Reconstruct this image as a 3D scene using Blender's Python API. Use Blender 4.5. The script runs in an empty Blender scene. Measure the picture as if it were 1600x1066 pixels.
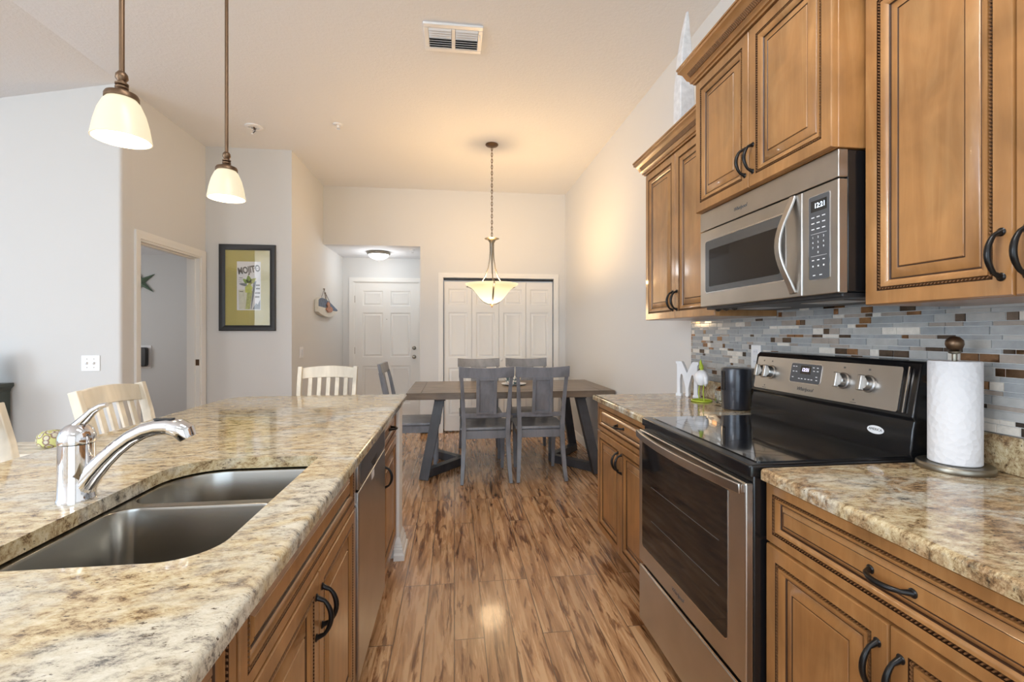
import bpy, bmesh, math, random
from mathutils import Vector, Matrix
PI = math.pi
scn = bpy.context.scene
COL = scn.collection
random.seed(7)

# ------------------------------------------------------------------ camera
cam_d = bpy.data.cameras.new('camera')
cam = bpy.data.objects.new('camera', cam_d)
COL.objects.link(cam)
cam_d.sensor_fit = 'HORIZONTAL'
cam_d.sensor_width = 36.0
cam_d.lens = 36.0 * 728 / 1600
cam_d.shift_y = -12 / 1600
cam_d.clip_start = 0.02
cam.location = (0, 0, 1.30)
cam.rotation_euler = (PI / 2, 0, -math.atan(90 / 728))
scn.camera = cam

# ------------------------------------------------------------------ look, world, daylight
scn.view_settings.view_transform = 'Standard'
scn.view_settings.look = 'None'
scn.view_settings.gamma = 1
scn.view_settings.use_curve_mapping = False
scn.view_settings.exposure = EXPO = 0.07
w = bpy.data.worlds.new('daylight_sky')
scn.world = w
w.use_nodes = True
bg = w.node_tree.nodes['Background']
bg.inputs[0].default_value = (0.62, 0.78, 1.0, 1)
bg.inputs[1].default_value = 1.6
scn.cycles.max_bounces = 10
scn.cycles.diffuse_bounces = 6
scn.cycles.use_denoising = True
scn.cycles.sample_clamp_indirect = 6

def area(name, loc, rot, sx, sy, power, col, spread=PI):
    d = bpy.data.lights.new(name, 'AREA')
    d.shape = 'RECTANGLE'; d.size = sx; d.size_y = sy; d.energy = power; d.color = col; d.spread = spread
    o = bpy.data.objects.new(name, d); COL.objects.link(o)
    o.location = loc; o.rotation_euler = rot
    return o
def point(name, loc, power, col, r=0.03):
    d = bpy.data.lights.new(name, 'POINT')
    d.energy = power; d.color = col; d.shadow_soft_size = r
    o = bpy.data.objects.new(name, d); COL.objects.link(o); o.location = loc
    return o
# daylight through the sliding door behind the kitchen and the living-room window
area('patio_door_daylight', (-0.4, -2.70, 1.3), (PI/2, 0, 0), 2.8, 2.3, 48, (0.76, 0.89, 1.0))
area('living_window_daylight', (-5.95, -1.0, 1.5), (PI/2, 0, -PI/2), 3.0, 2.2, 170, (0.70, 0.85, 1.0))
# added fill point left of the camera, brightens wall cabinets and right wall
point('living_fill_light', (-3.3, -1.0, 2.35), 95, (.93, .97, 1.0), .2)
# kitchen ceiling fixture above the aisle, just outside the frame
area('kitchen_ceiling_light', (0.3, 0.55, 3.08), (0, 0, 0), 1.2, 0.35, 26, (1.0, 0.98, 0.95))
area('kitchen_rear_ceiling_light', (-0.5, -1.4, 3.08), (0, 0, 0), 1.2, 0.5, 14, (1.0, 0.98, 0.95))
area('bedroom_window_daylight', (-5.4, 5.6, 1.5), (PI/2, 0, -PI/2), 1.4, 1.2, 15, (1.0, 0.96, 0.9))

# ------------------------------------------------------------------ materials
M = {}
def nt(name):
    m = bpy.data.materials.new(name); m.use_nodes = True
    n = m.node_tree.nodes; l = m.node_tree.links
    return m, n, l, n['Principled BSDF']
def rgba(c): return (c[0], c[1], c[2], 1)
def setp(b, col=None, rough=None, metal=None, coat=None, spec=None, emit=None, estr=None):
    if col: b.inputs['Base Color'].default_value = rgba(col)
    if rough is not None: b.inputs['Roughness'].default_value = rough
    if metal is not None: b.inputs['Metallic'].default_value = metal
    if coat is not None: b.inputs['Coat Weight'].default_value = coat; b.inputs['Coat Roughness'].default_value = 0.08
    if spec is not None: b.inputs['Specular IOR Level'].default_value = spec
    if emit: b.inputs['Emission Color'].default_value = rgba(emit); b.inputs['Emission Strength'].default_value = estr
def coords(n, l, scale=(1,1,1), rot=(0,0,0)):
    t = n.new('ShaderNodeTexCoord'); mp = n.new('ShaderNodeMapping')
    l.new(t.outputs['Object'], mp.inputs[0])
    mp.inputs['Scale'].default_value = scale; mp.inputs['Rotation'].default_value = rot
    return mp.outputs[0]
def noise(n, l, vec, scale, detail=4, rough=.5, dist=0):
    x = n.new('ShaderNodeTexNoise'); l.new(vec, x.inputs['Vector'])
    x.inputs['Scale'].default_value = scale; x.inputs['Detail'].default_value = detail
    x.inputs['Roughness'].default_value = rough; x.inputs['Distortion'].default_value = dist
    return x.outputs['Fac']
def ramp(n, l, fac, stops):
    r = n.new('ShaderNodeValToRGB'); l.new(fac, r.inputs[0])
    e = r.color_ramp.elements
    while len(e) < len(stops): e.new(0.5)
    for i, (p, c) in enumerate(stops):
        e[i].position = p; e[i].color = rgba(c) if len(c) == 3 else c
    return r.outputs[0]
def mix(n, l, fac, a, b, mode='MIX'):
    x = n.new('ShaderNodeMix'); x.data_type = 'RGBA'; x.blend_type = mode
    if isinstance(fac, (int, float)): x.inputs[0].default_value = fac
    else: l.new(fac, x.inputs[0])
    for k, v in ((6, a), (7, b)):
        if isinstance(v, tuple): x.inputs[k].default_value = rgba(v)
        else: l.new(v, x.inputs[k])
    return x.outputs[2]
def bump(n, l, b, h, strength, dist=.01):
    x = n.new('ShaderNodeBump'); l.new(h, x.inputs['Height'])
    x.inputs['Strength'].default_value = strength; x.inputs['Distance'].default_value = dist
    l.new(x.outputs[0], b.inputs['Normal'])
def plain(name, col, rough=.5, metal=0, coat=None, var=0.06, scale=8, bmp=0, spec=None):
    m, n, l, b = nt(name); setp(b, col, rough, metal, coat, spec)
    v = coords(n, l); f = noise(n, l, v, scale, 5, .6)
    c = ramp(n, l, f, [(.3, tuple(x*(1-var) for x in col)), (.7, tuple(min(1, x*(1+var)) for x in col))])
    l.new(c, b.inputs['Base Color'])
    if bmp: bump(n, l, b, noise(n, l, v, scale*12, 4), bmp, .002)
    M[name] = m; return m
def glow(name, col, strength, base=(.9,.85,.7)):
    m, n, l, b = nt(name); setp(b, base, .35, emit=col, estr=strength)
    M[name] = m; return m
def wood(name, c0, c1, c2, rough=.32, coat=.4, axis=2, scale=1.0, strength=1.0):
    m, n, l, b = nt(name); setp(b, c1, rough, 0, coat)
    s = [9, 9, 9]; s[axis] = 1.1
    v = coords(n, l, tuple(x*scale for x in s))
    a = noise(n, l, v, 1.6, 8, .62, 1.4)
    c = ramp(n, l, a, [(.28, c0), (.5, c1), (.72, c2)])
    v2 = coords(n, l, (1, 1, .8)); f2 = noise(n, l, v2, 5.5, 3, .5, .6)
    c = mix(n, l, .62*strength, c, ramp(n, l, f2, [(.36, tuple(x*.70 for x in c1)), (.64, tuple(min(1, x*1.30) for x in c1))]))
    l.new(c, b.inputs['Base Color'])
    v3 = coords(n, l, tuple(x*6 for x in s)); bump(n, l, b, noise(n, l, v3, 3, 4, .6), .06, .002)
    M[name] = m; return m

def make_paint(name, col, bmp=.12):
    m, n, l, b = nt(name); setp(b, col, .75)
    v = coords(n, l); bump(n, l, b, noise(n, l, v, 140, 3, .6), bmp, .002)
    M[name] = m
make_paint('wall_paint', (.69, .69, .68))
make_paint('white_paint', (.83, .82, .79), .02)
m, n, l, b = nt('ceiling_paint'); setp(b, (.79, .80, .82), .9)
v = coords(n, l); x = noise(n, l, v, 42, 5, .65, .4)
bump(n, l, b, ramp(n, l, x, [(.42, (0,0,0)), (.62, (1,1,1))]), .2, .006); M['ceiling_paint'] = m

# laminate planks with spalted grain, boards along Y
m, n, l, b = nt('floor_planks'); setp(b, (.4,.25,.13), .24, 0, .35)
t = n.new('ShaderNodeTexCoord'); sp = n.new('ShaderNodeSeparateXYZ'); l.new(t.outputs['Object'], sp.inputs[0])
cb = n.new('ShaderNodeCombineXYZ'); l.new(sp.outputs[1], cb.inputs[0]); l.new(sp.outputs[0], cb.inputs[1])
br = n.new('ShaderNodeTexBrick'); l.new(cb.outputs[0], br.inputs['Vector'])
br.inputs['Scale'].default_value = 1; br.inputs['Brick Width'].default_value = 1.22; br.inputs['Row Height'].default_value = .127
br.inputs['Mortar Size'].default_value = .002; br.inputs['Mortar Smooth'].default_value = .2; br.offset = .37; br.offset_frequency = 3
br.inputs['Color1'].default_value = (0,0,0,1); br.inputs['Color2'].default_value = (1,1,1,1); br.inputs['Mortar'].default_value = (.5,.5,.5,1)
rnd = n.new('ShaderNodeSeparateColor'); l.new(br.outputs['Color'], rnd.inputs[0])
def mathn(op, a, bb):
    x = n.new('ShaderNodeMath'); x.operation = op
    for i, q in enumerate((a, bb)):
        if isinstance(q, (int, float)): x.inputs[i].default_value = q
        else: l.new(q, x.inputs[i])
    return x.outputs[0]
off = mathn('MULTIPLY', rnd.outputs[0], 37)
c2 = n.new('ShaderNodeCombineXYZ')
l.new(mathn('MULTIPLY', sp.outputs[0], 30), c2.inputs[0]); l.new(mathn('MULTIPLY', sp.outputs[1], 2.0), c2.inputs[1]); l.new(off, c2.inputs[2])
g = noise(n, l, c2.outputs[0], 1.0, 10, .62, .9)
c3 = n.new('ShaderNodeCombineXYZ')
l.new(mathn('MULTIPLY', sp.outputs[0], 16), c3.inputs[0]); l.new(mathn('MULTIPLY', sp.outputs[1], 1.9), c3.inputs[1]); l.new(mathn('ADD', off, 5), c3.inputs[2])
g2 = noise(n, l, c3.outputs[0], 1.0, 5, .6, 1.8)
base = ramp(n, l, g, [(.30, (.15,.07,.032)), (.39, (.38,.20,.095)), (.47, (.53,.295,.145)), (.60, (.68,.43,.235))])
dark = ramp(n, l, g2, [(.36, (.24,.15,.10)), (.41, (.50,.38,.30)), (.44, (1,1,1)), (1, (1,1,1))])
c = mix(n, l, .85, base, dark, 'MULTIPLY')
tone = ramp(n, l, rnd.outputs[0], [(0, (.82,.80,.78)), (1, (1.0,1.0,1.0))])
c = mix(n, l, 1, c, tone, 'MULTIPLY')
c = mix(n, l, br.outputs['Fac'], c, (.10,.055,.03))
l.new(c, b.inputs['Base Color'])
rr = n.new('ShaderNodeMapRange'); l.new(g, rr.inputs[0]); rr.inputs[3].default_value = .2; rr.inputs[4].default_value = .34; l.new(rr.outputs[0], b.inputs['Roughness'])
bump(n, l, b, mathn('SUBTRACT', g, br.outputs['Fac']), .12, .002)
M['floor_planks'] = m

def granite(name, seed, brown):
    m, n, l, b = nt(name); setp(b, (.7,.6,.5), .07, 0, 0)
    v = coords(n, l, (1.0, 1.9, 1.6), (0, 0, .45 + seed))
    a = noise(n, l, v, 19, 15, .84, .25)
    c = ramp(n, l, a, [(.36, (.045,.03,.02)), (.425, (.17,.105,.05)), (.47, (.42,.31,.17)), (.51, (.52,.42,.25)), (.57, (.63,.54,.36)), (.68, (.69,.64,.51))])
    big = noise(n, l, coords(n, l, (1.0, 1.6, 1.3), (0, 0, .45 + seed)), 2.6, 5, .6, .8)
    grey = ramp(n, l, noise(n, l, v, 24, 13, .82, .2), [(.39, (.10,.095,.085)), (.45, (.36,.33,.28)), (.51, (.55,.51,.41)), (.64, (.68,.655,.58))])
    fac = ramp(n, l, big, [(.47, (0,0,0)), (.60, (1,1,1))])
    c = mix(n, l, fac, c, grey)
    if brown:   # heavier brown clouds
        pat = noise(n, l, coords(n, l, (1.0, 1.7, 1.3), (0, 0, .9)), 7.5, 8, .72, .5)
        c = mix(n, l, ramp(n, l, pat, [(.47, (0,0,0)), (.56, (.95,.95,.95))]), c, ramp(n, l, noise(n, l, v, 34, 10, .8, .2), [(.38, (.05,.032,.02)), (.48, (.26,.155,.075)), (.60, (.55,.40,.23))]))
    fl = noise(n, l, coords(n, l, (1, 2.4, 1.6), (0, 0, .5 + seed)), 62, 5, .7, .2)
    c = mix(n, l, ramp(n, l, fl, [(.34, (1,1,1)), (.40, (0,0,0))]), c, (.075,.055,.038))
    l.new(c, b.inputs['Base Color'])
    M[name] = m
granite('island_granite', 0.0, 0)
granite('counter_granite', 0.9, 1)

HONEY = ((.205,.085,.026), (.340,.164,.056), (.51,.298,.125))
wood('maple', *HONEY)
wood('maple_flat', *HONEY, axis=1)
plain('glaze', (.05,.021,.009), .4, var=.2)
wood('table_wood', (.075,.057,.042), (.155,.115,.082), (.25,.19,.135), .38, .2, axis=0)
wood('chair_grey', (.12,.12,.135), (.195,.20,.22), (.27,.27,.285), .42, .15, axis=2)
wood('dark_grey_wood', (.03,.03,.034), (.055,.055,.062), (.085,.08,.085), .45, .1, axis=2)
wood('cream_wood', (.60,.52,.40), (.72,.65,.53), (.80,.75,.66), .45, .1, axis=2)
plain('driftwood_white', (.78,.79,.81), .8, var=.12, scale=30, bmp=.5)
m, n, l, b = nt('stainless'); setp(b, (.50,.48,.455), .30, 1)
v = coords(n, l, (1, 1, 60)); bump(n, l, b, noise(n, l, v, 14, 4), .03, .001)
l.new(ramp(n, l, noise(n, l, coords(n, l), 5, 3), [(.3, (.46,.445,.42)), (.7, (.54,.52,.50))]), b.inputs['Base Color']); M['stainless'] = m
m, n, l, b = nt('sink_steel'); setp(b, (.38,.365,.335), .24, 1)
bump(n, l, b, noise(n, l, coords(n, l, (40, 1, 1)), 14, 4), .03, .001); M['sink_steel'] = m
plain('chrome', (.74,.74,.76), .05, 1, var=.01)
plain('brushed_nickel', (.27,.245,.20), .36, 1, var=.04)
plain('bronze', (.16,.10,.06), .38, .85, var=.15)
plain('black_iron', (.018,.017,.017), .28, .6, var=.2)
plain('black_enamel', (.008,.008,.009), .16, 0, .0, var=.05)
plain('black_glass', (.006,.006,.007), .03, 0, 1.0, var=.02)
plain('oven_glass', (.012,.010,.010), .05, 0, 0, var=.05, spec=.35)
plain('microwave_glass', (.055,.06,.065), .10, 0, .6, var=.05)
plain('panel_grey', (.075,.08,.09), .3, 0, .2, var=.03)
plain('ring_print', (.022,.022,.024), .1, var=.05)
plain('black_plastic', (.02,.02,.022), .4, var=.05)
plain('speaker_body', (.035,.036,.045), .28, .3, .3, var=.05)
plain('white_plastic', (.85,.85,.85), .35, var=.01)
plain('white_enamel', (.80,.81,.84), .3, var=.02)
plain('print_white', (.80,.82,.85), .5, var=.01)
plain('print_grey', (.12,.12,.12), .5, var=.01)
plain('dresser_wood', (.045,.055,.045), .5, var=.15)
plain('paper_white', (.84,.84,.85), .9, var=.02, scale=60, bmp=.6)
m, n, l, b = nt('towel_paper'); setp(b, (.74,.74,.76), .95)
vz = n.new('ShaderNodeTexVoronoi'); l.new(coords(n, l, (1,1,1)), vz.inputs['Vector']); vz.inputs['Scale'].default_value = 70
wv = n.new('ShaderNodeTexWave'); l.new(coords(n, l, (1,1,1), (.6,.3,.8)), wv.inputs['Vector']); wv.wave_type = 'RINGS'; wv.inputs['Scale'].default_value = 18; wv.inputs['Distortion'].default_value = 4
hh = mix(n, l, .15, vz.outputs['Distance'], wv.outputs['Color']); bump(n, l, b, hh, .6, .004); M['towel_paper'] = m
plain('starfish_green', (.16,.24,.17), .7, var=.2, scale=30, bmp=.3)
plain('green_paint', (.42,.52,.04), .4, var=.15)
plain('leaf_green', (.18,.32,.04), .5, var=.3, scale=20)
plain('mat_board', (.50,.45,.13), .7, var=.04, scale=2)
plain('navy_paint', (.10,.14,.22), .6, var=.4, scale=22)
plain('cream_paint', (.72,.70,.63), .6, var=.08, scale=20)
plain('coral_paint', (.42,.20,.13), .6, var=.3, scale=40)
plain('rope_fibre', (.16,.12,.09), .9, var=.2, scale=60)
plain('garden_grass', (.10,.26,.03), .9, var=.3, scale=4)
glow('warm_shade', (1.0, .86, .56), .60, (.35,.32,.26))
m, n, l, b = nt('bowl_shade'); setp(b, (.35,.32,.26), .35)
vl = n.new('ShaderNodeVectorMath'); vl.operation = 'LENGTH'
l.new(coords(n, l, (1, 1, 0)), vl.inputs[0])
l.new(ramp(n, l, vl.outputs['Value'], [(.06, (1.0, .93, .74)), (.15, (.86, .72, .42)), (.22, (.60, .46, .22)), (.26, (.74, .60, .34))]), b.inputs['Emission Color']); b.inputs['Emission Strength'].default_value = 1.25; M['bowl_shade'] = m
glow('hall_shade', (.95, .97, 1.0), 3.0)
glow('warm_bulb', (1.0, .90, .70), 9.0)
glow('display_violet', (.72, .66, 1.0), 3.0, (.1,.1,.1))
glow('display_blue', (.70, .85, 1.0), 2.5, (.1,.1,.1))
m, n, l, b = nt('clear_glass'); setp(b, (.95,.98,1), .02); b.inputs['Transmission Weight'].default_value = 1; b.inputs['IOR'].default_value = 1.45; M['clear_glass'] = m
m, n, l, b = nt('picture_glass'); setp(b, (1,1,1), .02)
g1 = n.new('ShaderNodeBsdfTransparent'); g2_ = n.new('ShaderNodeBsdfGlossy'); g2_.inputs['Roughness'].default_value = .02
ms = n.new('ShaderNodeMixShader'); ms.inputs[0].default_value = .10
l.new(g1.outputs[0], ms.inputs[1]); l.new(g2_.outputs[0], ms.inputs[2]); l.new(ms.outputs[0], n['Material Output'].inputs[0]); M['picture_glass'] = m
# patterned cloth and pottery
m, n, l, b = nt('patterned_cloth'); setp(b, (.6,.6,.2), .8)
vo = n.new('ShaderNodeTexVoronoi'); l.new(coords(n, l), vo.inputs['Vector']); vo.inputs['Scale'].default_value = 26
l.new(ramp(n, l, vo.outputs['Distance'], [(.15, (.65,.62,.10)), (.35, (.75,.72,.62)), (.48, (.22,.10,.08)), (.6, (.70,.72,.30))]), b.inputs['Base Color']); M['patterned_cloth'] = m
m, n, l, b = nt('painted_pottery'); setp(b, (.7,.6,.5), .3)
vo = n.new('ShaderNodeTexVoronoi'); l.new(coords(n, l), vo.inputs['Vector']); vo.inputs['Scale'].default_value = 34
l.new(ramp(n, l, vo.outputs['Distance'], [(.12, (.35,.10,.06)), (.25, (.80,.74,.66)), (.5, (.82,.78,.72)), (.62, (.10,.16,.17))]), b.inputs['Base Color']); M['painted_pottery'] = m
# mosaic tile finishes
plain('tile_blue_glass', (.33,.345,.355), .12, 0, .6, var=.12, scale=25)
plain('tile_grey_stone', (.43,.425,.41), .35, 0, .2, var=.10, scale=30)
plain('tile_taupe', (.36,.31,.27), .25, 0, .4, var=.12, scale=30)
plain('tile_cream', (.72,.67,.60), .35, 0, .2, var=.12, scale=60)
plain('tile_copper', (.36,.22,.13), .16, 1, var=.35, scale=18)
plain('tile_dark_metal', (.16,.13,.11), .18, 1, var=.3, scale=18)
plain('grout', (.55,.55,.54), .9, var=.04)
# ------------------------------------------------------------------ geometry helpers
class Fr:                                   # a flat local frame: u right, v up, n towards the viewer
    def __init__(s, o, u, v):
        s.o = Vector(o); s.u = Vector(u).normalized(); s.v = Vector(v).normalized(); s.n = s.u.cross(s.v)
    def p(s, u, v, n=0): return s.o + s.u*u + s.v*v + s.n*n
    def at(s, u, v, n=0): return Fr(s.p(u, v, n), s.u, s.v)
    def mat(s):
        m = Matrix.Identity(4)
        for i, a in enumerate((s.u, s.v, s.n)):
            for j in range(3): m[j][i] = a[j]
        m.translation = s.o
        return m
WORLD = Fr((0,0,0), (1,0,0), (0,1,0))
class MB:
    def __init__(s): s.v = []; s.f = []; s.m = []; s.names = []
    def mi(s, mat):
        if mat is None: return 0
        if mat not in s.names: s.names.append(mat)
        return s.names.index(mat)
    def add(s, vs, fs, mat=None):
        b = len(s.v); s.v += [tuple(x) for x in vs]; k = s.mi(mat)
        for f in fs: s.f.append(tuple(b+i for i in f)); s.m.append(k)
    def box(s, x0, y0, z0, x1, y1, z1, mat=None, fr=WORLD):
        if x0 > x1: x0, x1 = x1, x0
        if y0 > y1: y0, y1 = y1, y0
        if z0 > z1: z0, z1 = z1, z0
        c = [fr.p(x, y, z) for z in (z0, z1) for x, y in ((x0,y0),(x1,y0),(x1,y1),(x0,y1))]
        s.add(c, [(3,2,1,0),(4,5,6,7),(0,1,5,4),(1,2,6,5),(2,3,7,6),(3,0,4,7)], mat); return s
    def prism(s, pts, n0, n1, mat=None, fr=WORLD):     # outline (u,v) counter-clockwise, extruded n0..n1
        k = len(pts)
        vs = [fr.p(a, b_, n0) for a, b_ in pts] + [fr.p(a, b_, n1) for a, b_ in pts]
        fs = [tuple(range(k-1, -1, -1)), tuple(range(k, 2*k))] + [(i, (i+1) % k, k+(i+1) % k, k+i) for i in range(k)]
        s.add(vs, fs, mat); return s
    def hexa(s, a, b_, mat=None):                      # two quads of 4 points each
        s.add(list(a)+list(b_), [(3,2,1,0),(4,5,6,7),(0,1,5,4),(1,2,6,5),(2,3,7,6),(3,0,4,7)], mat); return s
    def lathe(s, prof, c=(0,0,0), seg=32, fr=None, mat=None, cap=True):
        fr = fr or WORLD
        c = Vector(c); k = len(prof); vs = []
        for r, z in prof:
            for i in range(seg):
                a = 2*PI*i/seg; vs.append(fr.p(r*math.cos(a), r*math.sin(a), z) + c)
        fs = [(j*seg+i, j*seg+(i+1) % seg, (j+1)*seg+(i+1) % seg, (j+1)*seg+i) for j in range(k-1) for i in range(seg)]
        if cap:
            if prof[0][0] > 1e-5: fs.append(tuple(range(seg-1, -1, -1)))
            if prof[-1][0] > 1e-5: fs.append(tuple((k-1)*seg+i for i in range(seg)))
        s.add(vs, fs, mat); return s
    def tube(s, pts, r, seg=12, mat=None, flat=None, closed=False):
        pts = [Vector(p) for p in pts]; k = len(pts)
        rs = r if isinstance(r, (list, tuple)) else [r]*k
        up = None; vs = []
        for i, p in enumerate(pts):
            a = pts[(i-1) % k] if closed else pts[max(i-1, 0)]; b_ = pts[(i+1) % k] if closed else pts[min(i+1, k-1)]
            t = (b_-a).normalized()
            if up is None:
                up = Vector((0,0,1)) if abs(t.z) < .9 else Vector((1,0,0))
            sd = t.cross(up).normalized(); up = sd.cross(t).normalized()
            for j in range(seg):
                q = 2*PI*j/seg; vs.append(p + sd*rs[i]*math.cos(q)*(flat or 1) + up*rs[i]*math.sin(q))
        rng = k if closed else k-1
        fs = [(i*seg+j, ((i+1) % k)*seg+j, ((i+1) % k)*seg+(j+1) % seg, i*seg+(j+1) % seg) for i in range(rng) for j in range(seg)]
        if not closed: fs += [tuple(range(seg)), tuple((k-1)*seg+j for j in range(seg-1, -1, -1))]
        s.add(vs, fs, mat); return s
    def bar(s, a, b_, w_, d, side=(1,0,0), mat=None):  # rectangular stick between two points; w along side, d across
        a, b_ = Vector(a), Vector(b_); t = (b_-a).normalized(); sd = Vector(side); sd = (sd - t*sd.dot(t)).normalized(); o = t.cross(sd)
        q = [sd*w_/2*i + o*d/2*j for i, j in ((-1,-1),(1,-1),(1,1),(-1,1))]
        s.hexa([a+x for x in q], [b_+x for x in q], mat); return s
    def ribbon(s, pts, w_, d, side=(1,0,0), mat=None): # rectangular section swept along a path; w/d may be lists
        pts = [Vector(p) for p in pts]; k = len(pts); vs = []
        W = w_ if isinstance(w_, (list, tuple)) else [w_]*k; D = d if isinstance(d, (list, tuple)) else [d]*k
        for i, p in enumerate(pts):
            t = (pts[min(i+1, k-1)]-pts[max(i-1, 0)]).normalized(); sd = Vector(side); sd = (sd-t*sd.dot(t)).normalized(); o = t.cross(sd)
            for x, y in ((-1,-1),(1,-1),(1,1),(-1,1)): vs.append(p + sd*W[i]/2*x + o*D[i]/2*y)
        fs = [(i*4+j, i*4+(j+1) % 4, (i+1)*4+(j+1) % 4, (i+1)*4+j) for i in range(k-1) for j in range(4)] + [(3,2,1,0), tuple((k-1)*4+j for j in range(4))]
        s.add(vs, fs, mat); return s
    def rings(s, fr, w_, h, steps, mat='maple', u0=0, v0=0, back=True):
        vs = []; 
        for ins, dep, _ in steps:
            for a, b_ in ((ins, ins), (w_-ins, ins), (w_-ins, h-ins), (ins, h-ins)): vs.append(fr.p(u0+a, v0+b_, dep))
        base = len(s.v); s.v += [tuple(x) for x in vs]
        for i in range(len(steps)-1):
            k = s.mi(steps[i+1][2] or mat)
            for j in range(4): s.f.append((base+i*4+j, base+i*4+(j+1) % 4, base+(i+1)*4+(j+1) % 4, base+(i+1)*4+j)); s.m.append(k)
        e = base+(len(steps)-1)*4; s.f.append((e, e+1, e+2, e+3)); s.m.append(s.mi(mat))
        if back:
            s.f.append((base+3, base+2, base+1, base)); s.m.append(s.mi(mat))
        return s
    def loops(s, loops, mat=None, cap0=False, cap1=False):
        k = len(loops[0]); vs = [p for L in loops for p in L]
        fs = [(i*k+j, i*k+(j+1) % k, (i+1)*k+(j+1) % k, (i+1)*k+j) for i in range(len(loops)-1) for j in range(k)]
        if cap0: fs.append(tuple(range(k-1, -1, -1)))
        if cap1: fs.append(tuple((len(loops)-1)*k+j for j in range(k)))
        s.add(vs, fs, mat); return s
    def build(s, name, mat=None, parent=None, bevel=0, smooth=True, seg=2, label=None):
        me = bpy.data.meshes.new(name)
        off = Vector(parent['_loc']) if parent is not None and '_loc' in parent else Vector((0,0,0))
        me.from_pydata([tuple(Vector(q)-off) for q in s.v], [], s.f)
        names = list(s.names)
        if not names: names = [mat]
        for x in names: me.materials.append(M[x])
        if s.names: me.polygons.foreach_set('material_index', s.m)
        bm = bmesh.new(); bm.from_mesh(me); bmesh.ops.recalc_face_normals(bm, faces=bm.faces); bm.to_mesh(me); bm.free()
        if smooth:
            me.shade_smooth(); me.set_sharp_from_angle(angle=math.radians(38))
        o = bpy.data.objects.new(name, me); COL.objects.link(o)
        if parent is not None: o.parent = parent; o['_loc'] = list(off)
        if bevel:
            bv = o.modifiers.new('edge', 'BEVEL'); bv.width = bevel; bv.segments = seg; bv.limit_method = 'ANGLE'; bv.angle_limit = math.radians(40)
            bv.harden_normals = False
        if label: o['label'] = label
        return o
def tag(o, label, cat, group=None, kind=None):
    o['label'] = label; o['category'] = cat
    if group: o['group'] = group
    if kind: o['kind'] = kind
    return o
def thing(name, loc, label, cat, group=None, rz=0):
    o = bpy.data.objects.new(name, None); COL.objects.link(o); o.empty_display_size = .1
    o.location = loc; o['_loc'] = list(loc); o.rotation_euler = (0, 0, rz)
    return tag(o, label, cat, group)
def struct(mb, name, mat, bevel=0, label=None):
    o = mb.build(name, mat, bevel=bevel); o['kind'] = 'structure'
    if label: o['label'] = label
    return o
def copy_tree(o, parent=None):
    c = o.copy(); COL.objects.link(c)
    if parent is not None: c.parent = parent
    for ch in list(o.children): copy_tree(ch, c)
    return c
def text(fr, body, size, mat, parent, name='lettering', depth=.0006, shear=0, align='CENTER', sx=1.0, space=1.0, bold=0):
    cu = bpy.data.curves.new('t', 'FONT'); cu.body = body; cu.size = size; cu.extrude = depth; cu.shear = shear; cu.resolution_u = 3; cu.offset = bold
    cu.align_x = align; cu.align_y = 'CENTER'; cu.space_character = space
    o = bpy.data.objects.new('t', cu); COL.objects.link(o)
    bpy.context.view_layer.update()
    me = bpy.data.meshes.new_from_object(o.evaluated_get(bpy.context.evaluated_depsgraph_get()))
    bpy.data.objects.remove(o); bpy.data.curves.remove(cu)
    off = Vector(parent['_loc']) if '_loc' in parent else Vector((0,0,0))
    me.transform(Matrix.Translation(-off) @ fr.mat() @ Matrix.Diagonal((sx, 1, 1, 1)))
    me.materials.clear(); me.materials.append(M[mat]); me.name = name
    q = bpy.data.objects.new(name, me); COL.objects.link(q); q.parent = parent; q['_loc'] = list(off)
    return q
def rrect(x0, y0, x1, y1, r, seg=8):
    """rounded rectangle, radii for corners (x0y0, x1y0, x1y1, x0y1), counter-clockwise"""
    if not isinstance(r, (tuple, list)): r = (r,)*4
    out = []
    for (cx, cy, a0), q in zip(((x0, y0, PI), (x1, y0, 1.5*PI), (x1, y1, 0), (x0, y1, .5*PI)), r):
        ox = cx + (q if cx == x0 else -q); oy = cy + (q if cy == y0 else -q)
        for i in range(seg+1):
            a = a0 + .5*PI*i/seg; out.append((ox+q*math.cos(a), oy+q*math.sin(a)))
    return out
def inset(loop, d):
    k = len(loop); out = []
    for i in range(k):
        a, b_, c = Vector(loop[i-1]), Vector(loop[i]), Vector(loop[(i+1) % k])
        e1 = (b_-a); e2 = (c-b_)
        if e1.length < 1e-7: e1 = e2
        if e2.length < 1e-7: e2 = e1
        n1 = Vector((-e1.y, e1.x)).normalized(); n2 = Vector((-e2.y, e2.x)).normalized()
        m_ = (n1+n2); m_ = m_.normalized() / max(.5, m_.normalized().dot(n1))
        out.append((b_.x+m_.x*d, b_.y+m_.y*d))
    return out
def filled(outer, inners, z):
    """triangulated face between 2-D loops; returns verts, faces"""
    bm = bmesh.new()
    for L in [outer]+inners:
        vs = [bm.verts.new((x, y, z)) for x, y in L]
        for i in range(len(vs)): bm.edges.new((vs[i], vs[(i+1) % len(vs)]))
    bmesh.ops.triangle_fill(bm, use_beauty=True, use_dissolve=False, edges=bm.edges[:])
    bm.verts.index_update()
    r = [tuple(v.co) for v in bm.verts], [tuple(v.index for v in f.verts) for f in bm.faces]
    bm.free(); return r
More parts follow.
